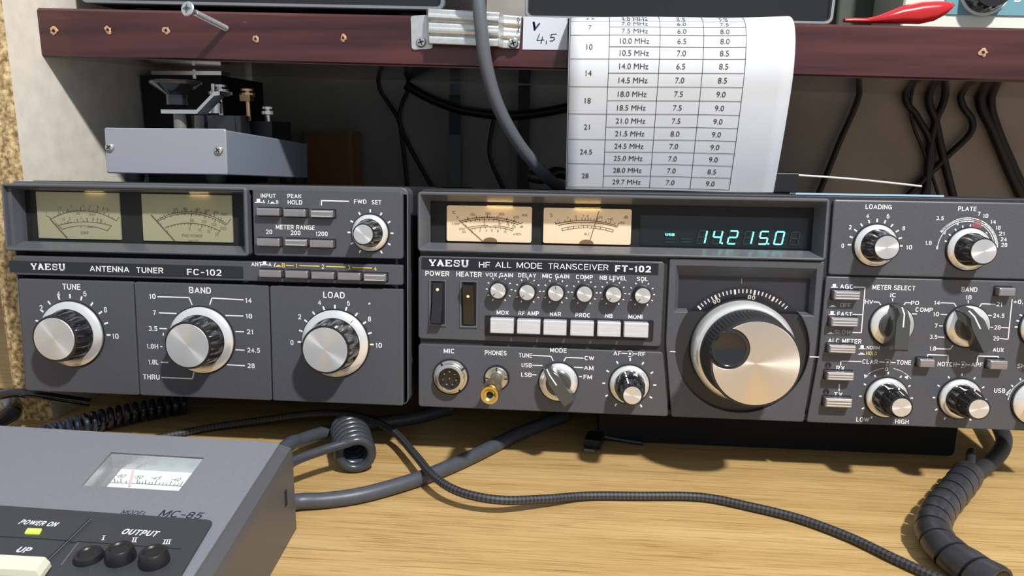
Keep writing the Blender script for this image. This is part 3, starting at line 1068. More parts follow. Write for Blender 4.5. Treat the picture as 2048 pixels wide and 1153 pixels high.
pl.arc(m, (1123.5, 457.4), (1174, 451.8), (1226.5, 460.3), 1.1, DM, ticks=[(0, -4.5), (.12, -4.5), (.23, -4.5), (.33, -4.5), (.42, -4.5), (.5, -4.5), (.58, -4.5), (.65, -4.5), (.75, -4.5), (.86, -4.5), (1, -4.5)])
pl.arc(m, (1124.5, 461.8), (1174, 456.2), (1225.5, 464.6), 1.1, DM)
for s_, x, y, h in (('S', 1102.7, 431, 6.5), ('1', 1115.4, 440.3, 5.2), ('3', 1135, 436.4, 5.2), ('5', 1152, 433.5, 5.2), ('7', 1166.2, 432.7, 5.2), ('9', 1175.2, 433, 5.2), ('+20', 1199, 434.7, 5.2), ('+40', 1220.4, 438.4, 5.2), ('+60', 1243.6, 445.7, 5.2), ('dB', 1251.6, 434.7, 6), ('ALC', 1174, 468, 5)):
    pl.text(m, s_, x, y, h, d=DM, bold=.005)
pl.line(m, [(1198, 422.5), (1179, 485)], 1.3, DM, .0004)
m.build('scale_print', M_ink, ms)
lamp_slit(1000, 412.6, .0075, mi)
lamp_slit(1175, 416.8, .0075, ms)
M_pivot = mat('pivot_brown', (0.22, 0.12, 0.06), 0.4)
for mo, rr, cx in ((mi, ri_, 980.5), (ms, rs_, 1173)):
    u = pl.uv(cx, 480, DM)[0]
    m = MB()
    R0 = .0042
    arcp = [(u + R0 * math.cos(math.pi * k / 16), rr[1] + .0003 + R0 * .55 * math.sin(math.pi * k / 16)) for k in range(17)]
    m.loft([[pl.conv(*p, d) for p in arcp] for d in (DM, DM + .0008)], False, True)
    m.build('pivot_cover', M_pivot, mo)
# digits
DD = -.0135
SEGS = {'1': 'bc', '4': 'fgbc', '2': 'abged', '5': 'afgcd', '0': 'abcdef', ' ': ''}
mon, moff = MB(), MB()
x0c = 1403.5


def seg(u, v, W, H, name):
    t = H * .052
    e = .14 * H * 0.35
    P_ = {'a': [(-W + e, H), (W - e, H)], 'g': [(-W + e, 0), (W - e, 0)], 'd': [(-W + e, -H), (W - e, -H)], 'f': [(-W, H - e), (-W, e)], 'b': [(W, H - e), (W, e)], 'e': [(-W, -e), (-W, -H + e)], 'c': [(W, -e), (W, -H + e)]}[name]
    return [(u + x + y * .17, v + y) for x, y in P_]


for i, ch in enumerate('14215 0'.replace(' ', '') + ' '):
    cx, cy = x0c + 30.9 * i, 474.3 + .45 * i
    u, v = pl.uv(cx, cy, DD)
    s1 = abs(pl.uv(cx + 1, cy, DD)[0] - u)
    W, H = 8.0 * s1, 13.0 * s1
    for nme in 'abcdefg':
        lit = nme in SEGS[ch]
        pl.uvline(mon if lit else moff, seg(u, v, W, H, nme), (2.9 if lit else 2.0) * s1, DD + (.0004 if lit else .0003))
    dp = mon if i in (1, 4) else moff
    dp.poly([pl.conv(u + W + 2 * s1 + x * s1, v - H + 1 * s1 + y * s1, DD + .0004) for x, y in ((-1.6, -1.6), (1.6, -1.6), (1.6, 1.6), (-1.6, 1.6))])
    pl.line(moff, [(cx - 9, cy - 19), (cx + 12, cy - 18.5)], 1.2, DD)
pl.text(mon, 'USB', 1339.5, 469.5, 5.2, 19, d=DD, bold=.02, lift=.0004)
for k in range(2):
    for j in range(2):
        pl.line(moff, [(1330 + 32 * j, 478 + 6 * k), (1349 + 32 * j, 478.3 + 6 * k)], 3, DD)
dsp = MB()
r = pl.rect([(1280, 430), (1618, 437), (1612, 500), (1280, 490)], -.0142)
dsp.poly([pl.conv(*p, -.0141) for p in rrect(*r, .0005)])
dsp = dsp.build('digit_display', mat('display_glass_back', (0.004, 0.007, 0.009), 0.3), tr)
mon.build('lit_segments', M_seg, dsp)
moff.build('unlit_segments', M_segoff, dsp)
m = MB()
m.poly([pl.conv(*p, -.0098) for p in rrect(*inner, .0005)])
m.build('display_window', M_glass, tr)
# --- switch plate (left centre)
rp = pl.rect([(836.5, 510), (1327, 526), (1324, 695), (836.5, 677)])
P_switch = pl.plate([rrect(*rp, .002)], -.004, 0, .0006).build('switch_plate', M_panel, tr)
bd = pl.rect([(843.4, 513), (1317, 528.4), (1316.5, 551), (843.4, 537.6)])
pl.plate([rrect(*bd, .0005)], -.001, .0004, .0002).build('badge', mat('badge_navy', (0.012, 0.013, 0.022), 0.3), tr)
# rocker switches
for (cx, x0, x1, y0, y1, flip) in ((875.5, 858.6, 893, 559, 652), (938, 920, 956, 561, 655)) and ((875.5, 858.6, 893, 559, 652, True), (938, 920, 956, 561, 655, False)):
    r = pl.rect([(x0, y0), (x1, y0 + .7), (x1, y1 + .7), (x0, y1)])
    cu, cv = (r[0] + r[2]) / 2, (r[1] + r[3]) / 2
    hw, hh = (r[2] - r[0]) / 2, (r[3] - r[1]) / 2
    m = MB()
    lo_, li_, l2 = rrect(-hw, -hh, hw, hh, .0005), rrect(-hw + .0009, -hh + .0009, hw - .0009, hh - .0009, .0004), rrect(-hw + .0012, -hh + .0012, hw - .0012, hh - .0012, .0004)
    m.loft([[(x, -.0001, z) for x, z in lo_], [(x, -.0008, z) for x, z in lo_], [(x, -.0008, z) for x, z in li_], [(x, .0003, z) for x, z in l2]])
    k = m.build('rocker_switch', M_bezel, tr, loc=Vector(pl.conv(cu, cv, 0)))
    m = MB()
    m.poly([(x, -.0001, z) for x, z in lo_])
    m.build('slot', M_void, k)
    a, z = hw - .0022, hh - .0018
    s_ = -1 if flip else 1
    # profile along the height: one end out, the other pressed in
    pr = [(-z, .0002), (-z, .0012), (-.0005, .0022), (z * .45, .0046), (z * .92, .0062), (z, .0050), (z, .0002)]
    m = MB()
    m.loft([[(x, -d, s_ * q) for q, d in pr] for x in (-a, a)], True, True)
    m.build('rocker', M_gloss, k)
    m = MB()
    m.lathe([(.9, 0), (.8, .5), (.01, .6)], seg=16)
    dd = pl.uv(cx, 579 if flip else 591)[1] - cv
    dep = .0015 if flip else .0043
    m.build('indicator_dot', M_amber, k, loc=(0, -dep, dd), smooth=True)
# small pots
POT = [(998.3, 579.2, 225), (1055.4, 582.5, 225), (1112, 583.8, 93), (1168.7, 585.6, -15), (1225.8, 586.8, 232), (1283.4, 588.9, 232)]
class Zoned:
    # print goes to the plate it is on
    def __init__(s):
        s.b = [MB() for _ in range(5)]
        s.v = []

    def add(s, pts, faces):
        c = Vector((sum(p[0] for p in pts), 0, sum(p[2] for p in pts))) / len(pts)
        if c.x > pl.uv(1655, 480)[0] and c.z > r_load:
            k = 3
        elif c.x > pl.uv(1612, 800)[0] and c.x > pl.uv(1642, 720)[0] - (.012 if c.z < .03 else 0):
            k = 4
        elif c.x > ut_dial:
            k = 2
        elif c.z > rp_switch:
            k = 0
        else:
            k = 1
        s.b[k].add(pts, faces)

    def poly(s, pts):
        s.add(pts, [tuple(range(len(pts)))])


r_load = pl.uv(1850, 553)[1]
ut_dial = pl.uv(1338, 700)[0]
rp_switch = pl.uv(1080, 688)[1]
mw = Zoned()
for (x, y, a) in POT:
    m = MB()
    m.lathe([(5.4, 0), (5.4, 1.2), (5.2, 1.3, 0), (5.0, 1.4, 1), (4.9, 6.2, 1), (4.6, 6.8), (4.35, 6.8)], seg=96, flutes=32, fd=.06, cap=False)
    k = m.build('trim_knob', M_black, tr, loc=off(pl, x, y), smooth=True)
    m = MB()
    m.lathe([(4.4, 6.4), (4.35, 7.1), (4.1, 7.3), (.02, 7.3)], seg=36)
    m.build('cap', M_cap, k, smooth=True)
    m = MB()
    t_ = math.radians(a)
    tv, nv = Vector((math.cos(t_), 0, math.sin(t_))), Vector((-math.sin(t_), 0, math.cos(t_)))
    m.poly([tv * .0022 - nv * .0002 + Vector((0, -.0074, 0)), tv * .0041 - nv * .0002 + Vector((0, -.0074, 0)), tv * .0041 + nv * .0002 + Vector((0, -.0074, 0)), tv * .0022 + nv * .0002 + Vector((0, -.0074, 0))])
    m.build('index_line', M_white if a == -15 else M_inkb, k)
    ticks(pl, mw, (x, y), 23, 26.5, [90 + 30 * k_ for k_ in range(-5, 6)], 2.2)
# button row
r = pl.rect([(970, 630), (1307, 642), (1306, 683), (970, 671)])
m = MB()
m.loft([[pl.conv(*p, .0001) for p in rrect(*r, .0006)], [pl.conv(*p, .0006) for p in rrect(*r, .0006)], [pl.conv(*p, .0006) for p in rrect(r[0] + .0006, r[1] + .0006, r[2] - .0006, r[3] - .0006, .0004)], [pl.conv(*p, .0002) for p in rrect(r[0] + .0007, r[1] + .0007, r[2] - .0007, r[3] - .0007, .0004)]], False, True)
m.build('button_slot', M_black, tr)
for (x0, x1, y0, y1) in ((980, 1027, 638.4, 667.6), (1033.8, 1080.3, 641, 669), (1086.6, 1133, 642.7, 671.4), (1140.5, 1187.7, 644.3, 673), (1194.6, 1241.5, 645.5, 674.3), (1248, 1297, 647, 676)):
    push_button(pl, tr, x0, x1, y0, y1, .0062, M_btnw, slot=False)
# --- jack plate (left bottom)
rp = pl.rect([(836.5, 688), (1324, 705), (1336, 833.5), (837, 814)])
ub = pl.uv(1337, 832)[0]
ut = pl.uv(1326, 705)[0]
P_jack = pl.plate([round_poly([(rp[0], rp[1]), (ub, rp[1]), (ut, rp[3]), (rp[0], rp[3])], .002)], -.004, 0, .0006).build('jack_plate', M_panel, tr)
# --- dial plate with its window
bl, br_ = pl.uv(1343, 834), pl.uv(1607, 847)
tl, tr_ = pl.uv(1339, 527), pl.uv(1648, 540)
vb, vt = rp[1], outer[1] - .0006
wi = pl.rect([(1352.5, 531), (1632, 540), (1628, 631), (1350, 624)])
cu_, cv_ = pl.uv(1484, 699)
RC = .0374
ol = [round_poly([(bl[0], vb), (br_[0], vb), (tr_[0] - .0012, cv_ + .002), (tr_[0], vt), (tl[0], vt), (tl[0], cv_ + .002)], .0012)]
# hole: window joined with the round recess
ang = math.degrees(math.asin((wi[1] - cv_) / RC))
cirp = [(cu_ + RC * math.cos(math.radians(a)), cv_ + RC * math.sin(math.radians(a))) for a in [180 - ang + (180 + 2 * ang) * k / 60 for k in range(61)]]
hole = cirp + [(wi[2], wi[1]), (wi[2], wi[3]), (wi[0], wi[3]), (wi[0], wi[1])]
P_dial = pl.plate(ol + [hole], -.004, 0, .0005).build('dial_plate', M_panel, tr)
og = (outer[0] + .001, outer[1] + .001, outer[2] - .001, outer[3] - .001)
wh = (min(wi[0], cu_ - RC) - .0004, cv_ - RC - .0004, max(wi[2], cu_ + RC) + .0004, wi[3] + .0004)
pl.plate([rrect(.001, .0010, FTW - .001, .1295, .003), rrect(*og, .002), rrect(*wh, .0005)], -.0165, -.0022, .0006).build('front_chassis', M_case, tr)
# sloped window reveal
wb = pl.rect([(1357, 552), (1618, 557), (1617, 624), (1356, 617)], -.007)
m = MB()
A = [(wi[0], wi[1]), (wi[0], wi[3]), (wi[2], wi[3]), (wi[2], wi[1])]
B_ = [(wb[0], wb[1]), (wb[0], wb[3]), (wb[2], wb[3]), (wb[2], wb[1])]
m.loft([[pl.conv(*p, -.0004) for p in A], [pl.conv(*p, -.007) for p in B_]], closed=False)
for (i, j) in ((0, 1), (3, 2)):
    xs = sorted([A[i][0], cu_ + (-1 if i == 0 else 1) * RC * math.cos(math.radians(ang))])
    m.poly([pl.conv(xs[0], wi[1], -.0004), pl.conv(xs[1], wi[1], -.0004), pl.conv(xs[1], wb[1], -.007), pl.conv(xs[0], wb[1], -.007)])
m.build('window_reveal', M_bezel, tr)
m = MB()
nn = 64
m.loft([[pl.conv(*p, d) for p in cirp] for d in (-.0008, -.0032)], False, False, closed=False)
m.poly([pl.conv(cu_ + RC * math.cos(6.2832 * k / nn), min(cv_ + RC * math.sin(6.2832 * k / nn), wi[1]), -.0030) for k in range(nn)])
m.build('dial_recess', mat('recess_black', (0.022, 0.022, 0.024), 0.4), tr)
m = MB()
m.poly([pl.conv(*p, -.0076) for p in rrect(wb[0] - .002, wb[1] - .002, wb[2] + .002, wb[3] + .002, .0004)])
m.build('window_backing', mat('backing', (0.022, 0.021, 0.028), 0.5), tr)
m = MB()
dR = .0385
dcu, dcv = pl.uv(1482, 706, -.0070)
disc = [(dcu + dR * math.cos(math.radians(a)), dcv + dR * math.sin(math.radians(a))) for a in range(30, 151, 3)]
m.poly([pl.conv(*p, -.0070) for p in disc])
dk = m.build('dial_disc', mat('dial_black', (0.015, 0.015, 0.022), 0.35), tr)
m = MB()
s1 = abs(pl.uv(1483, 706, -.007)[0] - dcu)
for k in range(-13, 12):
    a = math.radians(90 - (k + .55) * 3.55)
    big = (k + 8) % 5 == 0
    r0, r1 = (121.5 if big else 123.5) * s1, 131.5 * s1
    pl.uvline(m, [(dcu + r0 * math.cos(a), dcv + r0 * math.sin(a)), (dcu + r1 * math.cos(a), dcv + r1 * math.sin(a))], (4.0 if big else 2.4) * s1, -.0069)
pl.text(m, '80', 1503, 595, 8, 15, d=-.0070, rot=math.radians(-10))
pl.text(m, '90', 1433, 603, 8, 15, d=-.0070, rot=math.radians(24))
m.build('dial_print', mat('dial_print_ivory', (0.72, 0.66, 0.60), 0.6), dk)
m = MB()
pl.line(m, [(1483.5, 557), (1483.5, 568)], 1.0, -.0065)
m.build('cursor_line', mat('cursor_red', (0.5, 0.2, 0.2), 0.5), tr)
m = MB()
m.poly([pl.conv(*p, -.0062) for p in rrect(wb[0], wb[1], wb[2], wb[3], .0004)])
m.build('dial_window', M_glass, tr)
# main tuning dial
kc = off(pl, 1484, 701)
m = MB()
m.lathe([(25.3, 9.0), (25.3, 11.5), (24.9, 12.0, 0), (24.8, 12.4, 1), (24.3, 25.5, 1), (24.0, 26.0, 0), (23.9, 31.6), (23.4, 32.4), (.01, 32.4)], seg=360, flutes=72, fd=.022)
kd = m.build('tuning_dial', M_rubber, tr, loc=kc, smooth=True)
m = MB()
m.lathe([(28.6, -2.6), (28.6, 5.4), (28.1, 6.2), (26.4, 9.2), (26.2, 9.3), (26.2, 10.4), (25.6, 10.6), (25.0, 10.4)], seg=90, cap=False)
m.build('dial_skirt', M_silver, kd, smooth=True)
m = MB()
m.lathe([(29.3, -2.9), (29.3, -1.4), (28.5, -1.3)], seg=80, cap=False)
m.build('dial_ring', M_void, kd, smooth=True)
FR = 22.5
fu, fv = pl.uv(1510, 736, .033)
du, dv = pl.uv(1455.5, 706.5, .033)
dx, dz = (du - fu) * 1000, (dv - fv) * 1000
dist = math.hypot(dx, dz)
NR = 11.0
base_a = math.atan2(dz, dx)
al = math.acos((FR ** 2 + dist ** 2 - NR ** 2) / (2 * FR * dist))
be = math.acos((NR ** 2 + dist ** 2 - FR ** 2) / (2 * NR * dist))
face = [(FR * math.cos(base_a + al + (2 * math.pi - 2 * al) * k / 80), FR * math.sin(base_a + al + (2 * math.pi - 2 * al) * k / 80)) for k in range(81)]
notch = [(dx + NR * math.cos(base_a + math.pi + be - 2 * be * k / 30), dz + NR * math.sin(base_a + math.pi + be - 2 * be * k / 30)) for k in range(1, 30)]
# keep the silver up to the notch circle on the inner side
vs, fs = fill2d([[(x * MM, z * MM) for x, z in face + notch]], .0004, .00015)
m = MB()
m.add([(x, -.0326 - zz, z) for x, z, zz in vs], fs)
m.build('dial_face', M_dialface, kd)
m = MB()
m.lathe([(9.6, 32.2), (9.6, 33.3), (9.1, 33.8), (8.7, 33.5), (7.0, 32.95), (4.5, 32.6), (2, 32.5), (.01, 32.48)], seg=48, cx=dx * MM, cz=dz * MM)
m.build('finger_dimple', M_gloss, kd, smooth=True)
# --- right plates
r = pl.rect([(1668, 406), (2048, 414), (2040, 562), (1656, 547)])
LPX = r[0]
P_load = pl.plate([rrect(LPX, r[1], FTW - .002, .1275, .0015)], -.004, 0, .0008).build('loading_plate', M_panel, tr)
v1 = r[1] - .0010
rbl = pl.uv(1613, 848)
rtl = pl.uv(1652, 556)
P_func = pl.plate([round_poly([(rbl[0], vb), (FTW - .002, vb), (FTW - .002, v1), (rtl[0], v1), (rtl[0] - .0008, .040)], .0015)], -.004, 0, .0006).build('function_plate', M_panel, tr)
# connectors
m = MB()
m.lathe([(10.2, 0), (10.2, 1.0), (9.9, 1.4), (8.9, 1.5), (8.8, 2.4), (8.6, 5.2), (8.2, 5.5), (6.6, 5.5), (6.4, 5.0), (6.4, 1.2)], seg=60, cap=False)
mc = m.build('microphone_socket', M_nickel, tr, loc=off(pl, 901.5, 754), smooth=True)
m = MB()
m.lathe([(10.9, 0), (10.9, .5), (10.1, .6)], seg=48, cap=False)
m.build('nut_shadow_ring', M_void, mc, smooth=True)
m = MB()
m.lathe([(6.4, 1.4), (.01, 1.4)], seg=32)
m.build('insert', M_gloss, mc)
for k in range(8):
    rr, a = (0, 0) if k == 7 else (4.0, math.radians(90 + 360 / 7 * k))
    m = MB()
    m.lathe([(.65, 1.4), (.62, 4.0), (.3, 4.5), (.01, 4.5)], seg=10, cx=rr * MM * math.cos(a), cz=rr * MM * math.sin(a))
    m.build('pin', M_nickel, mc, smooth=True)
for a in (35, 125, 215, 305):
    m = MB()
    t_ = math.radians(a)
    tv, nv = Vector((math.cos(t_), 0, math.sin(t_))), Vector((-math.sin(t_), 0, math.cos(t_)))
    m.hexa([tv * .0088 + nv * .0006, tv * .0088 - nv * .0006, tv * .0101 - nv * .0006, tv * .0101 + nv * .0006], [p + Vector((0, -.0017, 0)) for p in (tv * .0088 + nv * .0006, tv * .0088 - nv * .0006, tv * .0101 - nv * .0006, tv * .0101 + nv * .0006)])
    m.build('key_notch', M_black, mc)
jc = off(pl, 993.5, 756)
m = MB()
m.lathe([(6.9, .4), (6.8, 2.0), (6.3, 2.5), (4.6, 2.5), (4.4, 3.2), (3.6, 3.2), (3.5, .3)], seg=48, cap=False)
jk = m.build('phones_jack', M_nickel, tr, loc=jc, smooth=True)
m = MB()
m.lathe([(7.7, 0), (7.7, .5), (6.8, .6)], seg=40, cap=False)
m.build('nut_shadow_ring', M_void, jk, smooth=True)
for a in (0, 90, 180, 270):
    m = MB()
    t_ = math.radians(a)
    tv, nv = Vector((math.cos(t_), 0, math.sin(t_))), Vector((-math.sin(t_), 0, math.cos(t_)))
    q = (tv * .0047 + nv * .0004, tv * .0047 - nv * .0004, tv * .0066 - nv * .0004, tv * .0066 + nv * .0004)
    m.hexa([p + Vector((0, -.0018, 0)) for p in q], [p + Vector((0, -.0026, 0)) for p in q])
    m.build('nut_slot', M_black, jk)
# print on the right radio
mg, my = MB(), MB()
slab(pl, mw, 'YAESU', 897.5, 526.7, 13, 81, .0004)
for s_, x, y, h, wd, bo in (('HF', 969, 530, 11.5, 22, .0), ('ALL', 1006.6, 530, 11.5, 32, .0), ('MODE', 1058.7, 531.5, 11.5, 51, .0), ('TRANSCEIVER', 1156.5, 534, 11.5, 121, .0), ('FT-102', 1266, 538, 13, 72, .02)):
    pl.text(mw, s_, x, y, h, wd, .0004, bold=bo)
T = [('POWER', 874.6, 547.5, 10, 48), ('HEATER', 938, 549, 10, 51), ('VOX GAIN', 998.3, 550.3, 8.3, 55), ('DELAY', 1054.4, 551.3, 8.3, 36), ('MIC GAIN', 1111.5, 552.8, 8.3, 54), ('COMP', 1168.7, 554.6, 8.3, 34), ('NB LEVEL', 1226.3, 556.4, 8.3, 54), ('SQL', 1284.7, 558.4, 8.3, 22),
     ('MOX', 1005.4, 625.7, 8.5, 24), ('RF AMP', 1057.4, 627, 8.5, 41), ('NAR', 1110.8, 628.7, 8.5, 22), ('PROC', 1165.4, 630.8, 8.5, 29), ('NB', 1217.4, 632, 8.5, 15), ('MONI', 1270.7, 633.8, 8.5, 28),
     ('MIC', 898, 702.5, 9, 21), ('PHONES', 991.4, 706.3, 9, 44), ('MODE', 1116.6, 701.2, 9, 33), ('TUNE', 1051, 711.4, 8.5, 27), ('USB', 1053, 731, 8.5, 21), ('LSB', 1052.9, 750, 8.5, 21), ('CW', 1178.6, 717, 8.5, 19), ('AM', 1177.5, 736.5, 8.5, 19), ('FM', 1175.5, 754.6, 8.5, 17), ('AF', 1234.4, 707.3, 8.5, 15), ('RF', 1283.4, 708.6, 8.5, 14),
     ('LOADING', 1757.3, 414, 9.3, 53), ('PLATE', 1934.5, 418, 9, 37), ('0', 1685.4, 491.8, 8.5, None), ('2', 1700, 454.8, 8.5, None), ('4', 1735, 432, 8.5, None), ('6', 1776, 433, 8.5, None), ('8', 1807.5, 457, 8.5, None), ('10', 1818, 495, 8.5, 12),
     ('3.5', 1879.8, 436.8, 8, 15), ('7', 1958, 428, 8, None), ('10', 1971, 432, 8, 11), ('14', 1986.5, 443.7, 8, 11), ('18', 1996, 455.7, 8, 10), ('21', 2003, 467.8, 8, 12), ('24', 2007, 479, 8, 13), ('28', 2008, 490.3, 8, 13), ('1.8', 1856.8, 486, 8, 13), ('0', 1874, 496, 6.5, None), ('2', 1889, 465.7, 6.5, None), ('4', 1915, 448, 6.5, None), ('8', 1972.6, 467.8, 6.5, None),
     ('AGC', 1693, 573.5, 9, 26), ('FAST', 1689.3, 628.7, 9, 30), ('ALC METER', 1689.3, 682.5, 9, 67), ('NORM', 1746, 696, 7, 26), ('RX', 1680.7, 736.7, 9, 17), ('TX', 1676.4, 789.6, 9, 17), ('CLAR', 1740, 724, 9, 31), ('TONE', 1807.5, 725.5, 9, 29), ('0', 1773, 739, 8, None), ('LOW', 1725.4, 839.7, 9, 26), ('HIGH', 1803.8, 844, 9, 27),
     ('METER SELECT', 1787.5, 575.8, 9.5, 86), ('IC', 1786, 590.6, 8.5, 11), ('HV', 1738, 604.4, 8.5, 16), ('PO', 1829.8, 606.4, 8.5, 16), ('COMP', 1848, 620, 8.5, 35), ('BAND', 1938.6, 579.5, 9.5, 32), ('18', 1937, 595, 8.5, 12), ('14', 1874, 605.8, 8.5, 12), ('10', 1872, 628.7, 8.5, 12), ('7', 1872, 652, 8.5, None), ('3.5', 1866.8, 674.5, 8.5, 15), ('1.8', 1865.3, 697.4, 8.5, 13), ('21', 1998, 608.7, 8.5, 12), ('24.5', 1997, 631.6, 8.5, 23), ('28', 1994.5, 655.3, 8.5, 13), ('29', 1991.6, 677.4, 8.5, 13), ('AUX', 1996.5, 700.3, 8.5, 22), ('+0.5', 2041, 604.3, 8.5, 28), ('NOTCH', 1894, 729, 9, 38), ('APF', 1953.5, 729.8, 9, 23), ('SHIFT', 2051, 732.8, 9, 33), ('USB', 1998.8, 781.9, 9, 23)]
for s_, x, y, h, wd in T:
    pl.text(mw, s_, x, y, h, wd)
pl.text(mg, 'OFF', 1690.7, 610.7, 9, 21)
pl.text(mg, 'SLOW', 1685.8, 665, 9, 34)
pl.text(my, 'HOLD', 1743, 707, 7, 22)
for (x, y, dn) in ((1668.5, 572, 0), (1665, 611, 1), (1664, 627, 0), (1661, 665, 1), (1724, 695, 0), (1723, 706, 1)):
    pushsym(pl, mw, x, y, .95, dn)
for l in ([(1066, 711.5), (1102, 713), (1106, 721)], [(1065, 731), (1085, 731.7)], [(1064.5, 750), (1073, 750.3)], [(1128, 722), (1132, 715.5), (1166, 716.7)], [(1148, 734.8), (1166, 736)], [(1158, 753.5), (1164, 754)], [(1243, 707.3), (1255, 707.7)], [(1266, 708), (1275, 708.5)],
          [(1708, 574.5), (1730, 575), (1722.5, 666), (1706, 665.5)], [(1705, 629), (1725.5, 629.7)], [(1678.5, 769), (1678, 783)], [(1681, 731), (1681.5, 722.7), (1722, 723.5)], [(1758, 724.3), (1769, 725)], [(1781, 725.5), (1791, 726)], [(1855, 713), (1855, 709.8), (1896, 711.3), (1896, 722)], [(1954.5, 724), (1955, 712.5), (1996.5, 713.5), (1996.5, 717)], [(1914, 729), (1920, 729.5)], [(1930, 730), (1940, 730.3)], [(2002, 655.5), (2018, 656.2)], [(2000, 677.7), (2016, 679), (2024, 600)],
          [(1748, 604.5), (1757, 604.7), (1761, 609.5)], [(1785, 597), (1785, 603)], [(1808, 610), (1811, 605.7), (1821, 606.2)], [(1823, 628), (1834, 628.6)], [(1882, 606), (1908, 607), (1912, 613)], [(1936.5, 601), (1936.5, 607)], [(1959, 614), (1963, 608), (1990, 609)], [(1974, 631), (1983, 631.6)], [(1979, 655), (1986, 655.3)], [(1881, 629), (1894, 629.6)], [(1878, 652), (1885, 652.4)], [(1875, 674.5), (1889, 675.1)], [(1872, 698), (1900, 698.8), (1905, 692)], [(1340, 703.5), (1351, 704)], [(1619, 714), (1638, 714.8)],
          [(2021, 780), (2014, 786), (2020, 787)]):
    pl.line(mw, l, 2.0)
for (x, y) in ((1260, 708), (1775, 725.2), (1925.5, 729.8)):
    pl.arc(mw, (x - 3, y + 5.2), (x + 6, y), (x - 3, y - 5.2), 1.6, 0)
    u, v = pl.uv(x, y)
    mw.poly([pl.conv(u + .0007 * math.cos(k * .7854), v + .0007 * math.sin(k * .7854), .0001) for k in range(8)])
ticks(pl, mw, (1258.4, 769), 48, 54, [90 + 30 * k for k in range(-5, 6)], 3)
ticks(pl, mw, (1750, 491), 48, 55, half, 3)
ticks(pl, mw, (1936, 498), 46, 51, half[1:6], 2.6)
ticks(pl, mw, (1772, 795), 49, 54, [90 + 30 * k for k in range(-4, 6)], 3)
ticks(pl, mw, (1919, 797.6), 49, 54, [90 + 30 * k for k in range(-5, 6)], 3)
ticks(pl, mw, (2083, 656), 48, 54, [120, 150, 180, 165, 135], 3)
ticks(pl, mw, (2070, 806), 58, 63, [125, 145, 165], 3)


def parc(c, r, a0, a1, wpx):
    u, v = pl.uv(*c)
    s1 = abs(pl.uv(c[0] + 1, c[1])[0] - u)
    pl.uvline(mw, [(u + r * s1 * math.cos(math.radians(a0 + (a1 - a0) * k / 24)), v + r * s1 * math.sin(math.radians(a0 + (a1 - a0) * k / 24))) for k in range(25)], wpx * s1, .0001)


cP = (1931, 497)
parc(cP, 62, 146, 118, 4.2)
parc(cP, 63.5, 118, 4, 1.8)
parc(cP, 60, 146, 10, 1.5)
parc(cP, 56.5, 180, 4, 1.5)
parc(cP, 62.2, 55, 4, 2.8)
parc((1772, 795), 62, 137, 100, 1.7)
parc((1772, 795), 62, 80, 43, 1.7)
for (x, y, s_) in ((1731, 752, 1), (1813, 754.5, -1)):
    mw.poly([pl.P(x - 2 * s_, y + 5, 0, .0001), pl.P(x - 3 * s_, y - 3, 0, .0001), pl.P(x + 5 * s_, y + 0, 0, .0001)])
parc((2070, 806), 55, 175, 118, 2)
for q_, par in zip(mw.b, (P_switch, P_jack, P_dial, P_load, P_func)):
    q_.build('lettering', M_white, par)
mg.build('grey_lettering', M_grey, tr)
my.build('yellow_lettering', M_yellow, tr)
# red index mark over the plate scale
m = MB()
m.poly([pl.P(1937, 458, 0, .00018), pl.P(1950, 440, 0, .00018), pl.P(1962, 440, 0, .00018), pl.P(1963, 455, 0, .00018)])
m.build('red_index', mat('index_red', (0.42, 0.14, 0.15), 0.4, alpha=0.55), tr)
# status lamps
for (x, y) in ((1655.8, 731), (1652, 784)):
    m = MB()
    m.lathe([(1.7, 0), (1.7, .4), (1.2, .5), (1.1, .1)], seg=20, cap=False)
    k = m.build('status_lamp', M_black, tr, loc=off(pl, x, y), smooth=True)
    m = MB()
    m.lathe([(1.2, .1), (.8, .35), (.01, .4)], seg=16)
    m.build('lens', mat('lamp_lens', (0.05, 0.012, 0.012), 0.2), k, smooth=True)
for (x0, x1, y0, y1) in ((1668.7, 1721.6, 583, 601), (1663, 1717.3, 637, 654.5), (1658.6, 1713, 691.7, 707.5), (1654.4, 1708.7, 746, 762), (1651, 1705.3, 798.5, 816)):
    push_button(pl, tr, x0, x1, y0, y1, .0052, M_btn, grooves=3)
for (x0, x1, y0, y1) in ((1999.3, 2032, 577, 593), (1840.4, 1870.5, 720, 736), (1981.3, 2016.5, 723, 740)):
    push_button(pl, tr, x0, x1, y0, y1, .0052, M_btn)
pointer_knob(pl, tr, (1117, 763.8), 11.2, 35, 23.5, 7.2, 13)
pointer_knob(pl, tr, (1782.3, 650.2), 11.6, 0, 23.5, 7.6, 15)
pointer_knob(pl, tr, (1933.5, 652.5), 11.5, 29, 23.5, 7.6, 15)
dual_knob(pl, tr, (1258.4, 769), 11.3, 24, 5.0, 110)
dual_knob(pl, tr, (1772, 795), 11.3, 20.5, 5.1, 78)
dual_knob(pl, tr, (1919, 797.6), 11.3, 20.5, 5.2, 78)
knob(pl, tr, (1750, 491), 11.4, 8.8, 7.1, 16, 6.2, 9, .12)
knob(pl, tr, (1936, 498.6), 11.4, 8.8, 7.3, 16, 6.4, 9, .12)
knob(pl, tr, (2082, 656), 11.4, 8.8, 7.1, 16, 6.2, 9, .12)
knob(pl, tr, (2070, 806), 12.4, 7.0, 6.0, 16, 5.0, 9, .12)

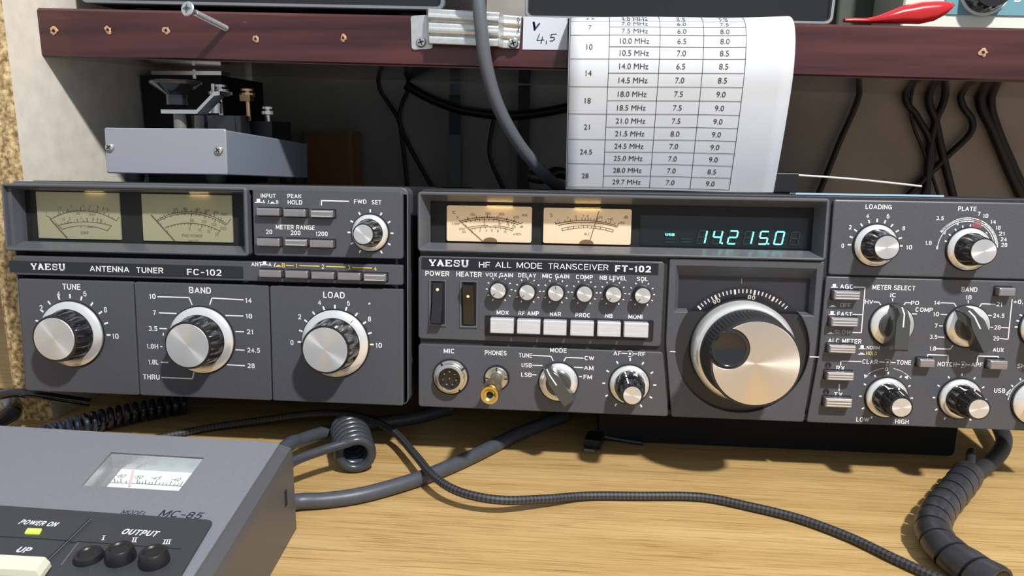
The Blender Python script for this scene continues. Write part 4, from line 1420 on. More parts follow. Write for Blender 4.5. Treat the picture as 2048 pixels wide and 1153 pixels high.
# headphone adapter plugged into the jack
ga_ = thing('headphone_adapter', 'gold plated headphone adapter plugged into the transceiver jack', 'adapter', O0 + EU * jc.x + EV * jc.z + NN * .0026, rx=-TAU)
m = MB()
m.lathe([(3.4, -1.5), (3.4, 15)], seg=32, cap=True)
m.build('barrel', mat('dull_nickel', (0.45, 0.42, 0.34), 0.4, 1.0), ga_, smooth=True)
m = MB()
m.lathe([(3.4, 15), (4.7, 15.2), (4.9, 16, 1), (4.9, 28, 1), (4.8, 28.3)], seg=96, flutes=24, fd=.03, cap=True)
m.build('knurled_grip', mat('pale_gold', (0.72, 0.62, 0.36), 0.3, 1.0), ga_, smooth=True)
m = MB()
m.lathe([(4.7, 28.2), (5.1, 28.6), (5.1, 35.0), (4.7, 35.6), (3.6, 35.6), (3.2, 35.0), (1.9, 34.4), (1.85, 30)], seg=48, cap=True)
m.build('gold_socket', M_gold, ga_, smooth=True)
m = MB()
m.lathe([(1.83, 33.0), (.01, 33.0)], seg=24)
m.build('bore', M_void, ga_)
#REST
# ------------------------------------------------------------------ black block added to deepen the shade under the transceiver
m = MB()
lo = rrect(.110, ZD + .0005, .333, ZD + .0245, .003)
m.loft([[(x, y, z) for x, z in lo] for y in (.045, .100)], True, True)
m.build('shade_block', mat('shade_black', (0.003, 0.003, 0.003), 0.9), label='flat black block added to deepen the shade under the transceiver', cat='case')

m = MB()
lo = rrect(-.165, ZD + .0005, -.035, ZD + .0225, .003)  # second added block, keeps the gap below the tuner black
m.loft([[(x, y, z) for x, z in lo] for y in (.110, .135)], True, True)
m.build('shade_block', MATS['shade_black'], label='flat black block added to deepen the shade under the antenna tuner', cat='case')

# ------------------------------------------------------------------ DESK MICROPHONE BASE
MBX = Vector((-0.0455, -0.0812, ZD))
rzm = math.radians(-2.09)
ex, ey, ez = Vector((math.cos(rzm), math.sin(rzm), 0)), Vector((-math.sin(rzm), math.cos(rzm), 0)), Vector((0, 0, 1))
mic = thing('desk_microphone', 'grey desk microphone base with a slanted meter window and dark keypad', 'microphone', MBX, rz=rzm)
SL, TP = 0.0755, math.tan(math.radians(6.5))
HT, HC, CH = 0.0463, 0.0446, 0.0062
evl = Vector((0, 1, SL)).normalized()
nl = Vector((1, 0, 0)).cross(evl)
tow = lambda v: ex * v.x + ey * v.y + ez * v.z
O_l = Vector((0, 0, HT))
pm = Plane(MBX + tow(O_l), ex, tow(evl), tow(nl), lambda u, v, d: tuple(O_l + Vector((u, 0, 0)) + evl * v + nl * d))
DEP, WID = 0.150, 0.215


def xr(y):
    return -y * TP


def sec(y):
    z = SL * y
    return [(-WID, y, .0), (xr(y), y, .0), (xr(y), y, HC + z - .0045), (xr(y) - .0008, y, HC + z - .001), (xr(y) - CH, y, HT + z - .0012), (-WID, y, HT + z - .0012)]


M_mic = mat('mic_grey', (0.190, 0.200, 0.225), 0.45, noise=0.04, nscale=700, bump=0.15, bscale=2400)
M_micd = mat('mic_dark', (0.040, 0.042, 0.048), 0.45, bump=0.12, bscale=2400)
m = MB()
a, b_ = sec(-DEP), sec(0.0)
m.loft([a[:5], b_[:5]], False, False, closed=False)
m.poly(b_)
m.poly(a)
m.build('body', mat('mic_side_grey', (0.085, 0.085, 0.092), 0.40, bump=0.25, bscale=1500), mic)
win = [pm.uv(*p) for p in ((163, 971), (357, 982), (408, 915), (222, 904))]
u_of = lambda y: xr(y) - CH
vb_, vf_ = -.0003, -DEP / evl.y
pm.plate([[(-WID, vf_), (u_of(-DEP), vf_), (u_of(0), vb_), (-WID, vb_)], win], -.0014, 0, .0003).build('top_panel', M_mic, mic)
# meter well: silvery walls and a white card
m = MB()
bt = [(p[0], p[1]) for p in win]
m.loft([[pm.conv(*p, -.0003) for p in win], [pm.conv(*p, -.0095) for p in bt]], False, True)
m.build('meter_well', mat('well_silver', (0.55, 0.57, 0.58), 0.25, 0.7, bump=0.3, bscale=900), mic)
m = MB()
g = .0035
cardq = [(win[0][0] + .004, win[0][1]), (win[1][0], win[1][1]), (win[2][0], win[2][1] - .0), (win[3][0] + .004, win[3][1])]
m.poly([pm.conv(*p, -.0090) for p in cardq])
cd_ = m.build('scale_card', mat('card_white', (0.82, 0.88, 0.90), 0.5), mic)
m = MB()
DCd = -.0090
for s_, x, y in (('-60', 241.7, 953), ('-50', 276.6, 955), ('-45', 312, 957), ('-40', 352, 960)):
    pm.text(m, s_, x, y, 5.5, 19, d=DCd, bold=-.004)
pm.line(m, [(218.5, 966), (290, 969), (364, 973.6)], 1.3, DCd)
for k, x in enumerate((230, 236, 242, 252, 274, 278, 284, 290, 297, 303, 310, 317, 324, 331, 339, 346, 353, 360)):
    big = k in (0, 2, 4, 7, 10, 14, 17)
    y = 966 + (x - 218) * .052
    pm.line(m, [(x, y), (x + (x - 245) * .05, y - (9 if big else 5))], 1.2, DCd)
m.build('scale_print', M_inkb, cd_)
m = MB()
pm.line(m, [(267, 943), (259, 976)], 4.5, DCd, .0006)
m.build('pointer', mat('pointer_pink', (0.75, 0.52, 0.54), 0.5), mic)
m = MB()
m.poly([pm.conv(*p, -.0004) for p in win])
m.build('meter_pane', M_glass, mic)
# keypad
c1, c0, cf = pm.uv(428, 1045), pm.uv(-60, 1013), pm.uv(364, 1153)
k_ = (cf[0] - c1[0]) / (cf[1] - c1[1])
vf2 = vf_ + .004
kp = [(-WID + .002, c0[1] + (c0[1] - c1[1]) * .3), (-WID + .002, vf2), (c1[0] + k_ * (vf2 - c1[1]), vf2), c1]
kpad = pm.plate([round_poly(kp, .0028)], -.0005, .0012, .0005).build('keypad', M_micd, mic)
q = [pm.uv(-60, 1020, .0012), pm.uv(182, 1037, .0012), pm.uv(62, 1153, .0012), pm.uv(-150, 1153, .0012)]
kplt = pm.plate([round_poly(q, .0012)], .0008, .0019, .0004).build('key_plate', M_micd, mic)
mw, mk = MB(), MB()
for s_, x, y, h, wd, d in (('POWER ON', 78, 1047.5, 7.5, 80, .0019), ('UP', 48, 1101, 9, 29, .0019), ('OUTPUT', 281, 1066.5, 9.5, 75, .0012)):
    pm.text(mk if d > .0015 else mw, s_, x, y, h, wd, d, bold=.018)
for n_, x, y in ((1, 207, 1077), (2, 269, 1081), (3, 334, 1085)):
    for j in range(n_):
        xx = x + (j - (n_ - 1) / 2) * 5
        pm.line(mw, [(xx - 1.5, y + 4), (xx + 1.5, y - 4)], 2.0, .0012)
    for yy, sx in ((y - 4.3, 1.5), (y + 4.3, -1.5)):
        pm.line(mw, [(x - 3.5 - (n_ - 1) * 2.5 + sx, yy), (x + 3.5 + (n_ - 1) * 2.5 + sx, yy)], 1.2, .0012)
mw.build('lettering', M_white, kpad)
mk.build('lettering', M_white, kplt)
m = MB()
pm.text(m, 'MODEL', 269, 1026.5, 6.5, 53, 0, bold=.002)
pm.text(m, 'MC-85', 363, 1030, 11.5, 88, 0, bold=.006)
m.build('model_lettering', mat('navy_print', (0.012, 0.012, 0.05), 0.5), mic)
m = MB()
for (aa, bb) in (([(0, 1074), (70, 1078), (143, 1083)], 0), ([(142, 1087), (158, 1084), (250, 1091), (361, 1099)], 1)):
    pm.line(m, aa, 2.2, .0019 if bb == 0 else .0012)
m.build('panel_groove', M_void, mic)
m = MB()
pm.line(m, [(182, 1039), (64, 1153)], 2.2, .0019)
pm.line(m, [(157, 1086), (122, 1132)], 3.0, .0012)
m.build('panel_ridge', mat('ridge_grey', (0.12, 0.12, 0.13), 0.5), mic)
m = MB()
q = [pm.uv(x, y, .0019) for x, y in ((50, 1069), (79, 1070), (84, 1061), (56, 1060))]
m.loft([[pm.conv(*p, d) for p in q] for d in (.0018, .0026)], False, True)
m.build('power_lamp', mat('lamp_green', (0.5, 0.75, 0.1), 0.4, emit=(0.55, 0.85, 0.08), estr=0.6), mic)
# cream key
q = [pm.uv(x, y, .0060) for x, y in ((-60, 1134), (70, 1142), (90, 1115), (-40, 1108))]
cx_, cy_ = sum(p[0] for p in q) / 4, sum(p[1] for p in q) / 4
ins = lambda f: [(cx_ + (p[0] - cx_) * f, cy_ + (p[1] - cy_) * f) for p in q]
m = MB()
m.loft([[pm.conv(*p, d) for p in ins(f)] for d, f in ((.0018, 1.12), (.0036, 1.11), (.0058, 1.01), (.0061, .97))], False, True)
m.build('up_key', mat('cream_key', (0.72, 0.73, 0.56), 0.4), mic)
for (x, y, h) in ((178, 1117, .0024), (242, 1119, .0050), (309, 1126, .0050)):
    u, v = pm.uv(x, y, .0012)
    lp = lambda r, d: [pm.conv(u + r * math.cos(6.2832 * k / 28), v + r * math.sin(6.2832 * k / 28), d) for k in range(28)]
    m = MB()
    m.loft([lp(.0054, .0010), lp(.0054, .0012 + h * .2), lp(.0048, .0012 + h * .9), lp(.0044, .0012 + h), lp(.0035, .0012 + h), lp(.0030, .0012 + h - .0006)], False, True)
    m.build('output_button', M_black, mic, smooth=True)
# slot in the side
m = MB()
ys, zs = -.014, .024
m.hexa([(xr(ys) + .0002, ys - .0015, zs - .004), (xr(ys) + .0002, ys + .0015, zs - .004), (xr(ys) - .002, ys + .0015, zs - .004), (xr(ys) - .002, ys - .0015, zs - .004)], [(xr(ys) + .0002, ys - .0015, zs + .004), (xr(ys) + .0002, ys + .0015, zs + .004), (xr(ys) - .002, ys + .0015, zs + .004), (xr(ys) - .002, ys - .0015, zs + .004)])
m.build('side_slot', M_void, mic)

# ------------------------------------------------------------------ MORSE KEY on its box, on top of the tuner
kb = thing('key_box', 'small grey metal box with two front screws on top of the antenna tuner', 'box', (-0.2005, 0.030, 0.1612), rx=-TAU)
BW, BD, BH = .0777, .140, .0278
M_box = mat('box_grey', (0.27, 0.285, 0.33), 0.42, bump=0.15, bscale=2200)
m = MB()
m.loft([[(x, y, z) for x, z in rrect(.0004, 0, BW - .0004, BH - .0006, .0008)] for y in (.0015, BD)], True, True)
m.build('cover', mat('cover_blue_grey', (0.21, 0.245, 0.30), 0.42, bump=0.15, bscale=2200), kb)
m = MB()
m.loft([[(x, y, z) for x, z in rrect(i, i, BW - i, BH - i, .0012)] for y, i in ((.0015, 0), (.0006, 0), (.0, .0006))], False, True)
m.build('front_panel', M_box, kb)
for (x, y) in ((218, 295), (436, 301)):
    p = PY(x, y, .030)
    m = MB()
    m.lathe([(2.9, 0), (2.7, .8), (1.9, 1.5), (.01, 1.7)], seg=24)
    k = m.build('screw', M_nickel, kb, loc=(p.x + .2005, -.0001, (p.z - .1612)), smooth=True)
    m = MB()
    for a in (35, 125):
        t_ = math.radians(a)
        tv, nv = Vector((math.cos(t_), 0, math.sin(t_))) * .0016, Vector((-math.sin(t_), 0, math.cos(t_))) * .0003
        m.hexa([q_ + Vector((0, -.0012, 0)) for q_ in (tv + nv, tv - nv, -tv - nv, -tv + nv)], [q_ + Vector((0, -.0018, 0)) for q_ in (tv + nv, tv - nv, -tv - nv, -tv + nv)])
    m.build('cross_slot', M_void, k)
for (x, y) in ((.012, .010), (BW - .012, .010), (.012, BD - .012), (BW - .012, BD - .012)):
    m = MB()
    n = 18
    lp = lambda r, z: [(x + r * math.cos(6.2832 * k / n), y + r * math.sin(6.2832 * k / n), z) for k in range(n)]
    m.loft([lp(.0062, .0002), lp(.0058, -.0036), lp(.0050, -.0050)], True, True)
    m.build('foot', M_rubber, kb, smooth=True)


def vlathe(mb, c, prof, seg=28):
    mb.loft([[(c[0] + r * math.cos(6.2832 * k / seg), c[1] + r * math.sin(6.2832 * k / seg), c[2] + z) for k in range(seg)] for r, z in prof], True, True)


KY = .072
zt = .1612 + BH - (KY - .03) * .07 + .0004
kr = Vector((PY(360, 240, KY).x, KY, zt - .0008))
key = thing('morse_key', 'black and nickel morse key with funnel knob on the grey box', 'morse key', kr)
L_ = lambda x, y, Y: PY(x, y, Y) - kr
mmk = lambda: MB()
m = MB()
c = L_(357, 240, KY)
top = L_(357, 161, KY).z
vlathe(m, (c.x, 0, 0), [(.0066, L_(357, 210, KY).z), (.0066, L_(357, 190, KY).z), (.0160, L_(357, 169, KY).z), (.0163, top - .001), (.0150, top), (.004, top - .0015)], 40)
m.build('knob', M_gloss, key, smooth=True)
m = MB()
vlathe(m, (c.x + .001, 0, 0), [(.0042, L_(365, 256, KY).z - .002), (.0038, L_(365, 226, KY).z)], 20)
m.build('spring_post', mat('dark_post', (0.16, 0.16, 0.13), 0.4), key, smooth=True)
m = MB()
za, zb = L_(365, 220, KY).z, L_(425, 188, KY).z
prof = [(-.0078, za), (.0010, za), (.0165, za), (.0290, zb + .001), (.0330, zb + .0015)]
th = .0026
m.loft([[(c.x + x, y, z + dz) for x, z in prof] for y, dz in ((-.0070, -th), (-.0070, 0), (.0070, 0), (.0070, -th), (-.0070, -th))], closed=False)
m.build('lever', M_nickel, key)
m = MB()
c2 = L_(430, 224, KY + .03)
vlathe(m, (c2.x, .03, 0), [(.0048, c2.z - .001), (.0052, c2.z + .006), (.0030, c2.z + .009), (.0016, c2.z + .013), (.0015, c2.z + .019)], 20)
m.build('contact_cone', M_nickel, key, smooth=True)
m = MB()
c3 = L_(430, 260, KY + .032)
vlathe(m, (c3.x + .004, .034, 0), [(.0195, -.0015), (.0195, L_(440, 232, KY + .03).z), (.0188, L_(440, 231, KY + .03).z)], 40)
m.build('round_base', M_gloss, key, smooth=True)
m = MB()
q0, q1 = L_(470, 240, KY + .05), L_(562, 262, KY + .05)
m.box(q0.x, q1.x - .006, .048, .085, -.0055, L_(520, 243, KY + .05).z)
m.build('rear_base', M_black, key)
for (x, yt, yb, Y, rr, mt, nm) in ((443, 170, 232, KY + .045, .0062, M_nickel, 'binding_post'), (498, 178, 240, KY + .055, .0056, M_brass, 'binding_post'), (537, 214, 246, KY + .06, .0050, M_nickel, 'binding_post')):
    a, b_ = L_(x, yb, Y), L_(x, yt, Y)
    m = MB()
    vlathe(m, (a.x, Y - KY, 0), [(.0016, a.z - .003), (.0016, b_.z - .006), (rr, b_.z - .0055), (rr, b_.z - .0030), (.0020, b_.z - .0028), (.0020, b_.z - .0018), (rr * .85, b_.z - .0016), (rr * .85, b_.z)], 20)
    m.build(nm, mt, key, smooth=True)
m = MB()
a = L_(440, 190, KY + .042)
vlathe(m, (a.x, .043, 0), [(.0085, a.z), (.0085, a.z + .0022)], 24)
m.build('adjuster_nut', M_nickel, key, smooth=True)
m = MB()
a, b_ = L_(483, 197, KY + .05), L_(503, 193, KY + .05)
m.box(a.x, b_.x, .047, .054, a.z - .002, b_.z + .001)
m.build('contact_arm', M_brass, key)

# ------------------------------------------------------------------ things behind, under the shelf
bx = thing('equipment_case', 'black case with a silver top strip behind the morse key', 'case', (-0.2620, 0.180, 0.1450))
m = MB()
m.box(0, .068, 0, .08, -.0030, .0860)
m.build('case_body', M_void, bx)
m = MB()
m.box(.012, .070, -.004, .012, .0862, .0892)
m.build('trim_strip', M_nickel, bx)
m = MB()
vlathe(m, (.046, -.0005, 0), [(.0022, .0835), (.0022, .0905)], 12)
m.build('bolt', M_nickel, bx)
m = MB()
p0, p1 = PY(604, 262, .345), PY(702, 262, .345)
m.loft([rr for rr in ([(x, y, z) for x, y in rrect(p0.x, .345, p1.x, .385, .003)] for z in (ZD, p0.z))], True, True)
m.build('cardboard_box', mat('brown_card', (0.30, 0.15, 0.06), 0.8, noise=0.1, nscale=60), label='tall brown cardboard box against the back wall', cat='box')
M_cab = mat('cable_black', (0.010, 0.010, 0.011), 0.5)
M_cabg = mat('cable_grey', (0.060, 0.067, 0.082), 0.42, noise=0.05, nscale=300)


def cable(name, pts, r, mt, label, cat='cable', group=None, n=10, sub=8):
    m = MB()
    m.tube(smooth_path(pts, sub), r, n)
    return m.build(name, mt, smooth=True, label=label, cat=cat, group=group)


YW = .392
W_ = lambda l, Y=YW: [PY(x, y, Y) for x, y in l]
up = lambda l: [PY(l[0][0], l[0][1], YW) + Vector((0, 0.0005, .05))] + W_(l)
GW = 'cables hanging down the back wall'
cable('hanging_wire', up([(1718, 189), (1680, 282), (1655, 345), (1632, 400)]), .0032, M_cab, 'straight black cable slanting down the wall right of the paper chart', group=GW)
cable('hanging_wire', up([(1810, 192), (1832, 230), (1860, 282), (1862, 330), (1845, 400)]), .0034, M_cab, 'black wall cable leftmost of the crossing bunch at the right', group=GW)
cable('hanging_wire', up([(1822, 195), (1826, 250), (1850, 310), (1880, 400)]), .0016, M_cab, 'thin black wire hanging beside the crossing wall cables', group=GW)
cable('hanging_wire', up([(1857, 194), (1870, 240), (1885, 310), (1908, 400)]), .0040, M_cab, 'thick black cable at the middle of the crossing bunch', group=GW)
cable('hanging_wire', up([(1889, 195), (1872, 240), (1858, 310), (1852, 400)]), .0038, M_cab, 'black cable crossing over the middle one towards the left', group=GW)
cable('hanging_wire', up([(1921, 196), (1944, 240), (1938, 270), (1895, 312), (1862, 345), (1815, 392)]), .0034, M_cab, 'black cable bowing out to the right before crossing the bunch', group=GW)
cable('hanging_wire', up([(1960, 197), (1985, 260), (2020, 345), (2050, 410)]), .0050, M_cab, 'thick black cable slanting down at the far right of the wall', group=GW)
cable('hanging_wire', up([(1982, 197), (1992, 250), (2025, 330), (2058, 400)]), .0042, M_cab, 'black cable running close beside the far right one', group=GW)
cable('hanging_wire', up([(757, 167), (776, 205), (797, 240), (806, 295), (815, 380)]), .0022, M_cab, 'thin black wire at the left of the crossing pair on the wall', group=GW)
cable('hanging_wire', up([(816, 172), (805, 205), (799, 240), (818, 292), (870, 385)]), .0022, M_cab, 'thin black wire crossing its neighbour towards the right', group=GW)
cable('hanging_wire', W_([(988, 236), (979, 290), (983, 325), (1010, 385)], .388), .0022, M_cab, 'thin black wire behind the thick grey cable', group=GW)
cable('hanging_wire', [PY(812, 170, .386), PY(850, 192, .386), PY(895, 211, .385), PY(940, 223, .384), PY(1030, 231, .383), PY(1140, 214, .383), PY(1230, 180, .386)], .0050, M_cab, 'thick black cable sagging across the wall', group=GW)
m = MB()
p0, p1 = PY(901, 160, .392), PY(922, 270, .392)
m.box(p0.x, p1.x, .386, .3985, ZD, shz(p0.x, .38) - .001)
tk = m.build('cable_trunking', mat('trunk_grey', (0.20, 0.20, 0.20), 0.6), label='grey vertical trunking strip on the back wall', cat='trunking')
m = MB()
m.box(p0.x - .0004, p1.x + .0004, .3845, .3860, p1.z, PY(910, 190, .386).z)
m.build('black_tape', M_cab, tk)
m = MB()
p0, p1 = PY(1037, 160, .39), PY(1058, 270, .39)
m.box(p0.x, p1.x, .388, .3985, ZD, shz(p0.x, .38) - .001)
m.build('timber_batten', mat('batten_brown', (0.030, 0.014, 0.012), 0.5), label='dark brown vertical batten on the back wall', cat='batten')

# thick grey cable coming down in front of the shelf
cable('hanging_cable', [Vector((.075, .16, .372)), Vector((.070, .075, .368)), Vector((.067, .053, .335)), PY(948, -70, .052), PY(957, 0, .052), PY(963, 60, .053), PY(972, 130, .057), PY(995, 210, .066), PY(1035, 285, .080), PY(1085, 345, .100), PY(1115, 372, .125), PY(1145, 385, .17)], .0042, mat('cable_light_grey', (0.105, 0.115, 0.135), 0.45), 'thick grey cable hanging down in front of the shelf')
cable('cable_tangle', [PY(1060, 352, .135), PY(1085, 357, .13), PY(1110, 345, .14), PY(1135, 350, .15)], .0042, M_cab, 'short black cable lying on the transceiver beside the paper')

# ------------------------------------------------------------------ paper chart over the shelf edge
PXL, PXR = 0.0842, 0.2155
cl = [(.150, .2563), (.110, .2552), (.085, .2555), (.072, .2562)]
prof = []
for (py, Y) in ((38, .062), (48, .0565), (60, .0535), (80, .0508), (110, .0495), (150, .0497), (200, .0530), (260, .0580), (320, .0640), (383, .0712)):
    p = PY(1360, py, Y)
    prof.append((Y, p.z))
zs0 = shz(.15, .08) + TH
path = [(.135, zs0 + .0030), (.100, zs0 + .0018), (.084, zs0 + .0018), (.072, zs0 + .0020)] + prof
cp = smooth_path([(0, y, z) for y, z in path], 6)
SLn = [0.0]
for i in range(1, len(cp)):
    SLn.append(SLn[-1] + (cp[i] - cp[i - 1]).length)


def paper_at(X, s, lift=0.0):
    s = min(max(s, 0), SLn[-1])
    i = 1
    while i < len(SLn) - 1 and SLn[i] < s:
        i += 1
    t = (s - SLn[i - 1]) / (SLn[i] - SLn[i - 1])
    p = cp[i - 1].lerp(cp[i], t)
    tg = (cp[i] - cp[i - 1]).normalized()
    nrm = Vector((0, tg.z, -tg.y))
    # waviness of the sheet: fades out at the top
    wv = .0012 * math.sin(X * 55 + s * 20) * min(1, s / .12) * (X - PXL) / (PXR - PXL)
    return Vector((X, p.y, p.z)) + nrm * (lift + wv)


def paper_px(x, y):
    best = None
    s = SLn[24]
    while s < SLn[-1]:
        i = s
        P_ = paper_at(.15, s)
        h_ = PY(x, y, P_.y)
        e = abs(h_.z - paper_at(h_.x, s).z)
        if best is None or e < best[0]:
            best = (e, h_.x, s)
        s += .0004
    return best[1], best[2]


pc = thing('paper_chart', 'white paper frequency chart hanging over the shelf edge', 'paper', paper_at(PXL, SLn[-1]))
org = pc.location.copy()
m = MB()
nx, ns = 16, 220
for lift in (0.0,):
    m.add([paper_at(PXL + (PXR - PXL) * i / nx, SLn[-1] * j / ns) - org for j in range(ns + 1) for i in range(nx + 1)], [(j * (nx + 1) + i, j * (nx + 1) + i + 1, (j + 1) * (nx + 1) + i + 1, (j + 1) * (nx + 1) + i) for j in range(ns) for i in range(nx)])
sheet = m.build('sheet', mat('paper_white', (0.64, 0.67, 0.72), 0.7, noise=0.03, nscale=40, bump=0.15, bscale=60), pc, smooth=True)
so = sheet.modifiers.new('thick', 'SOLIDIFY')
so.thickness = .00015
so.offset = 0
XC = [PXL + .0007] + [paper_px(x, 256)[0] for x in (1211.7, 1309, 1393.5, 1475)]
SM = [paper_px(1150, y)[1] for y in (43.4, 71.5, 118.6, 173.4, 228, 278.5, 326.7, 373.5)]
SM = [SM[0] - .0085] + SM
m = MB()


def pline(X0, s0, X1, s1, wd=.00028):
    n = 12
    if abs(X1 - X0) > abs(s1 - s0):
        m.loft([[paper_at(X0 + (X1 - X0) * k / n, s0 + q_, .0003) - org for q_ in (-wd / 2, wd / 2)] for k in range(n + 1)], closed=False)
    else:
        n = 160
        m.loft([[paper_at(X0 + q_, s0 + (s1 - s0) * k / n, .0003) - org for q_ in (-wd / 2, wd / 2)] for k in range(n + 1)], closed=False)


def ptext(t, X, s, h):
    vs, fs, x0, x1, y0, y1 = serif_glyphs(t, .0)
    k = h / .72
    m.add([paper_at(X + (a - (x0 + x1) / 2) * k * .98, s - (b__ - .36) * k, .0003) - org for a, b__ in vs], fs)


for s_ in SM:
    pline(XC[0], s_, XC[4], s_)
for X in XC:
    pline(X, SM[0] - .006, X, SM[-1])
ROWS = [('3.5', '3.5 MHz', '4.5', '7.0', '4.0 MHz', '5.5', '7.5'), ('7', '7.0 MHz', '6.0', '7.5', '7.5 MHz', '6.0', '8.0'), ('10', '10.0 MHz', '6.5', '8.0', '10.5 MHz', '7.0', '8.5'), ('14', '14.0 MHz', '6.5', '8.5', '14.5 MHz', '7.0', '8.5'), ('18', '18.0 MHz', '7.5', '9.0', '18.5 MHz', '7.5', '9.0'), ('21', '21.0 MHz', '7.5', '9.0', '21.5 MHz', '8.0', '9.0'), ('24.5', '24.5 MHz', '7.0', '9.0', '25.0 MHz', '7.0', '9.0'), ('28', '28.0 MHz', '7.0', '8.5', '29.7 MHz', '7.0', '9.0')]
for i, rw in enumerate(ROWS):
    a, b_ = SM[i], SM[i + 1]
    md = (a + b_) / 2
    pline(XC[1], md, XC[4], md)
    th_ = .0034
    ptext(rw[0], (XC[0] + XC[1]) / 2, md, th_)
    for j in range(2):
        s_ = a + (b_ - a) * (.25 + .5 * j)
        for q_ in range(3):
            ptext(rw[1 + 3 * j + q_], (XC[1 + q_] + XC[2 + q_]) / 2, s_, th_)
m.build('printed_table', M_inkb, pc)

# ------------------------------------------------------------------ on the shelf edge
# clamp of corrugated metal
p = PY(822, 100, YS)
br = thing('metal_clamp', 'ribbed aluminium clamp screwed to the shelf edge', 'clamp', (p.x, YS, p.z))
M_alu = mat('aluminium', (0.62, 0.64, 0.64), 0.38, 0.75, noise=0.06, nscale=400)
B2 = lambda x, y: PY(x, y, YS) - br.location
m = MB()
q = [B2(*k) for k in ((822, 32), (866, 30), (866, 98), (824, 100))]
vs, fs = fill2d([round_poly([(k.x, k.z) for k in q], .002)], .0005, .0001)
m.add([(x, -.0007 - z, y) for x, y, z in vs], fs)
m.build('mounting_tab', M_alu, br)
m = MB()


def ridge(t):      # height profile across the strip (0 bottom .. 1 top)
    return .0018 * (math.exp(-((t - .36) / .06) ** 2) + math.exp(-((t - .74) / .06) ** 2)) - .0007 * (math.exp(-((t - .26) / .05) ** 2) + math.exp(-((t - .64) / .05) ** 2))


st = [((858, 88), (855, 18), .0015), ((861, 88), (858, 17), .0085), ((994, 93), (997, 25), .0085), ((1000, 96), (1003, 29), .0045), ((1006, 97), (1008, 30), .0030), ((1036, 98), (1041, 33), .0030), ((1037, 98), (1042, 33), .0004)]
loops = []
for (bo, to, dp) in st:
    a = PY(*bo, YS - dp) - br.location
    b_ = PY(*to, YS - dp) - br.location
    loops.append([a.lerp(b_, k / 24) + Vector((0, -ridge(k / 24) * (dp / .0085) ** .4, 0)) for k in range(25)])
m.loft(loops, closed=False)
o = m.build('ribbed_cover', M_alu, br, smooth=True)
so = o.modifiers.new('thick', 'SOLIDIFY')
so.thickness = .0008
for (x, y, dp) in ((843, 85, .0008), (1027, 87, .0034)):
    m = MB()
    m.lathe([(3.4, 0), (3.3, 1.2), (2.4, 2.1), (.01, 2.4)], seg=24)
    pp = PY(x, y, YS - dp) - br.location
    k = m.build('screw', M_nickel, br, loc=pp, smooth=True)
    m = MB()
    for a in (20, 110):
        t_ = math.radians(a)
        tv, nv = Vector((math.cos(t_), 0, math.sin(t_))) * .0019, Vector((-math.sin(t_), 0, math.cos(t_))) * .0004
        m.hexa([q_ + Vector((0, -.0018, 0)) for q_ in (tv + nv, tv - nv, -tv - nv, -tv + nv)], [q_ + Vector((0, -.0025, 0)) for q_ in (tv + nv, tv - nv, -tv - nv, -tv + nv)])
    m.build('cross_slot', M_void, k)
m = MB()
for l in ([(1037, 44), (1034, 38), (1037, 35), (1039, 40), (1036, 48)], [(1037, 53), (1036, 60), (1038, 66)], [(1038, 58), (1035, 63)]):
    for i in range(len(l) - 1):
        a, b_ = [PY(*k, YS - .0052) - br.location for k in (l[i], l[i + 1])]
        nvec = Vector((b_.z - a.z, 0, a.x - b_.x)).normalized() * .0002
        m.poly([a - nvec, b_ - nvec, b_ + nvec, a + nvec])
m.build('pen_marks', M_inkb, br)
# handwritten label
q = [PY(x, y, YS - .0006) for x, y in ((1045, 99), (1135, 100), (1135, 36), (1047, 33))]
lb = thing('paper_label', 'white paper label with handwritten 4,5 on the shelf edge', 'label', q[0])
m = MB()
m.hexa([k - q[0] for k in q], [k - q[0] + Vector((0, .0004, 0)) for k in q])
m.build('card', mat('label_white', (0.55, 0.58, 0.65), 0.6), lb)
m = MB()


def pen(l, wd):
    for i in range(len(l) - 1):
        a, b_ = [PY(*k, YS - .0007) - q[0] for k in (l[i], l[i + 1])]
        t_ = (b_ - a).normalized()
        nvec = Vector((t_.z, 0, -t_.x)) * wd / 2
        m.poly([a - nvec - t_ * wd * .3, b_ - nvec + t_ * wd * .3, b_ + nvec + t_ * wd * .3, a + nvec - t_ * wd * .3])


pen([(1067, 45), (1069, 60), (1079, 47)], .0010)
pen([(1067.5, 45), (1069.5, 55)], .0014)
pen([(1079, 68), (1074, 81), (1088, 80)], .0006)
pen([(1085, 74), (1082, 87)], .0006)
pen([(1093, 82), (1092, 88)], .0006)
pen([(1113, 68), (1103, 69), (1101, 75), (1108, 75), (1109, 79), (1105, 82), (1100, 82)], .0006)
m.build('handwriting', mat('pen_navy', (0.02, 0.025, 0.09), 0.6), lb)
# long screw sticking out
R0_, H0_ = PY(453, 57, YS), PY(372, 16, .034)
sw = thing('loose_screw', 'long zinc screw sticking out of the shelf edge', 'screw', R0_)
ax = (H0_ - R0_)
LN = ax.length
m = MB()
pts, rs = [], []
nt_ = 34
for k in range(nt_ * 4 + 1):
    pts.append(ax * (k / (nt_ * 4)) * .93)
    rs.append(.00150 + .00040 * (1 if k % 4 in (1, 2) else -1) * (1 if k < nt_ * 3.4 else .0))
m.tube(pts, rs, 12)
m.build('threaded_shank', mat('zinc', (0.72, 0.74, 0.76), 0.3, 0.9), sw, smooth=True)
m = MB()
m.lathe([(1.5, 0), (4.3, 3.2), (4.4, 3.8), (3.9, 4.3), (.01, 4.6)], seg=32)
hd = m.build('head', MATS['zinc'], sw, loc=ax * .93 * (1 - .0025 / LN), smooth=True)
hd.rotation_mode = 'QUATERNION'
hd.rotation_quaternion = ax.normalized().to_track_quat('-Y', 'Z')
m = MB()
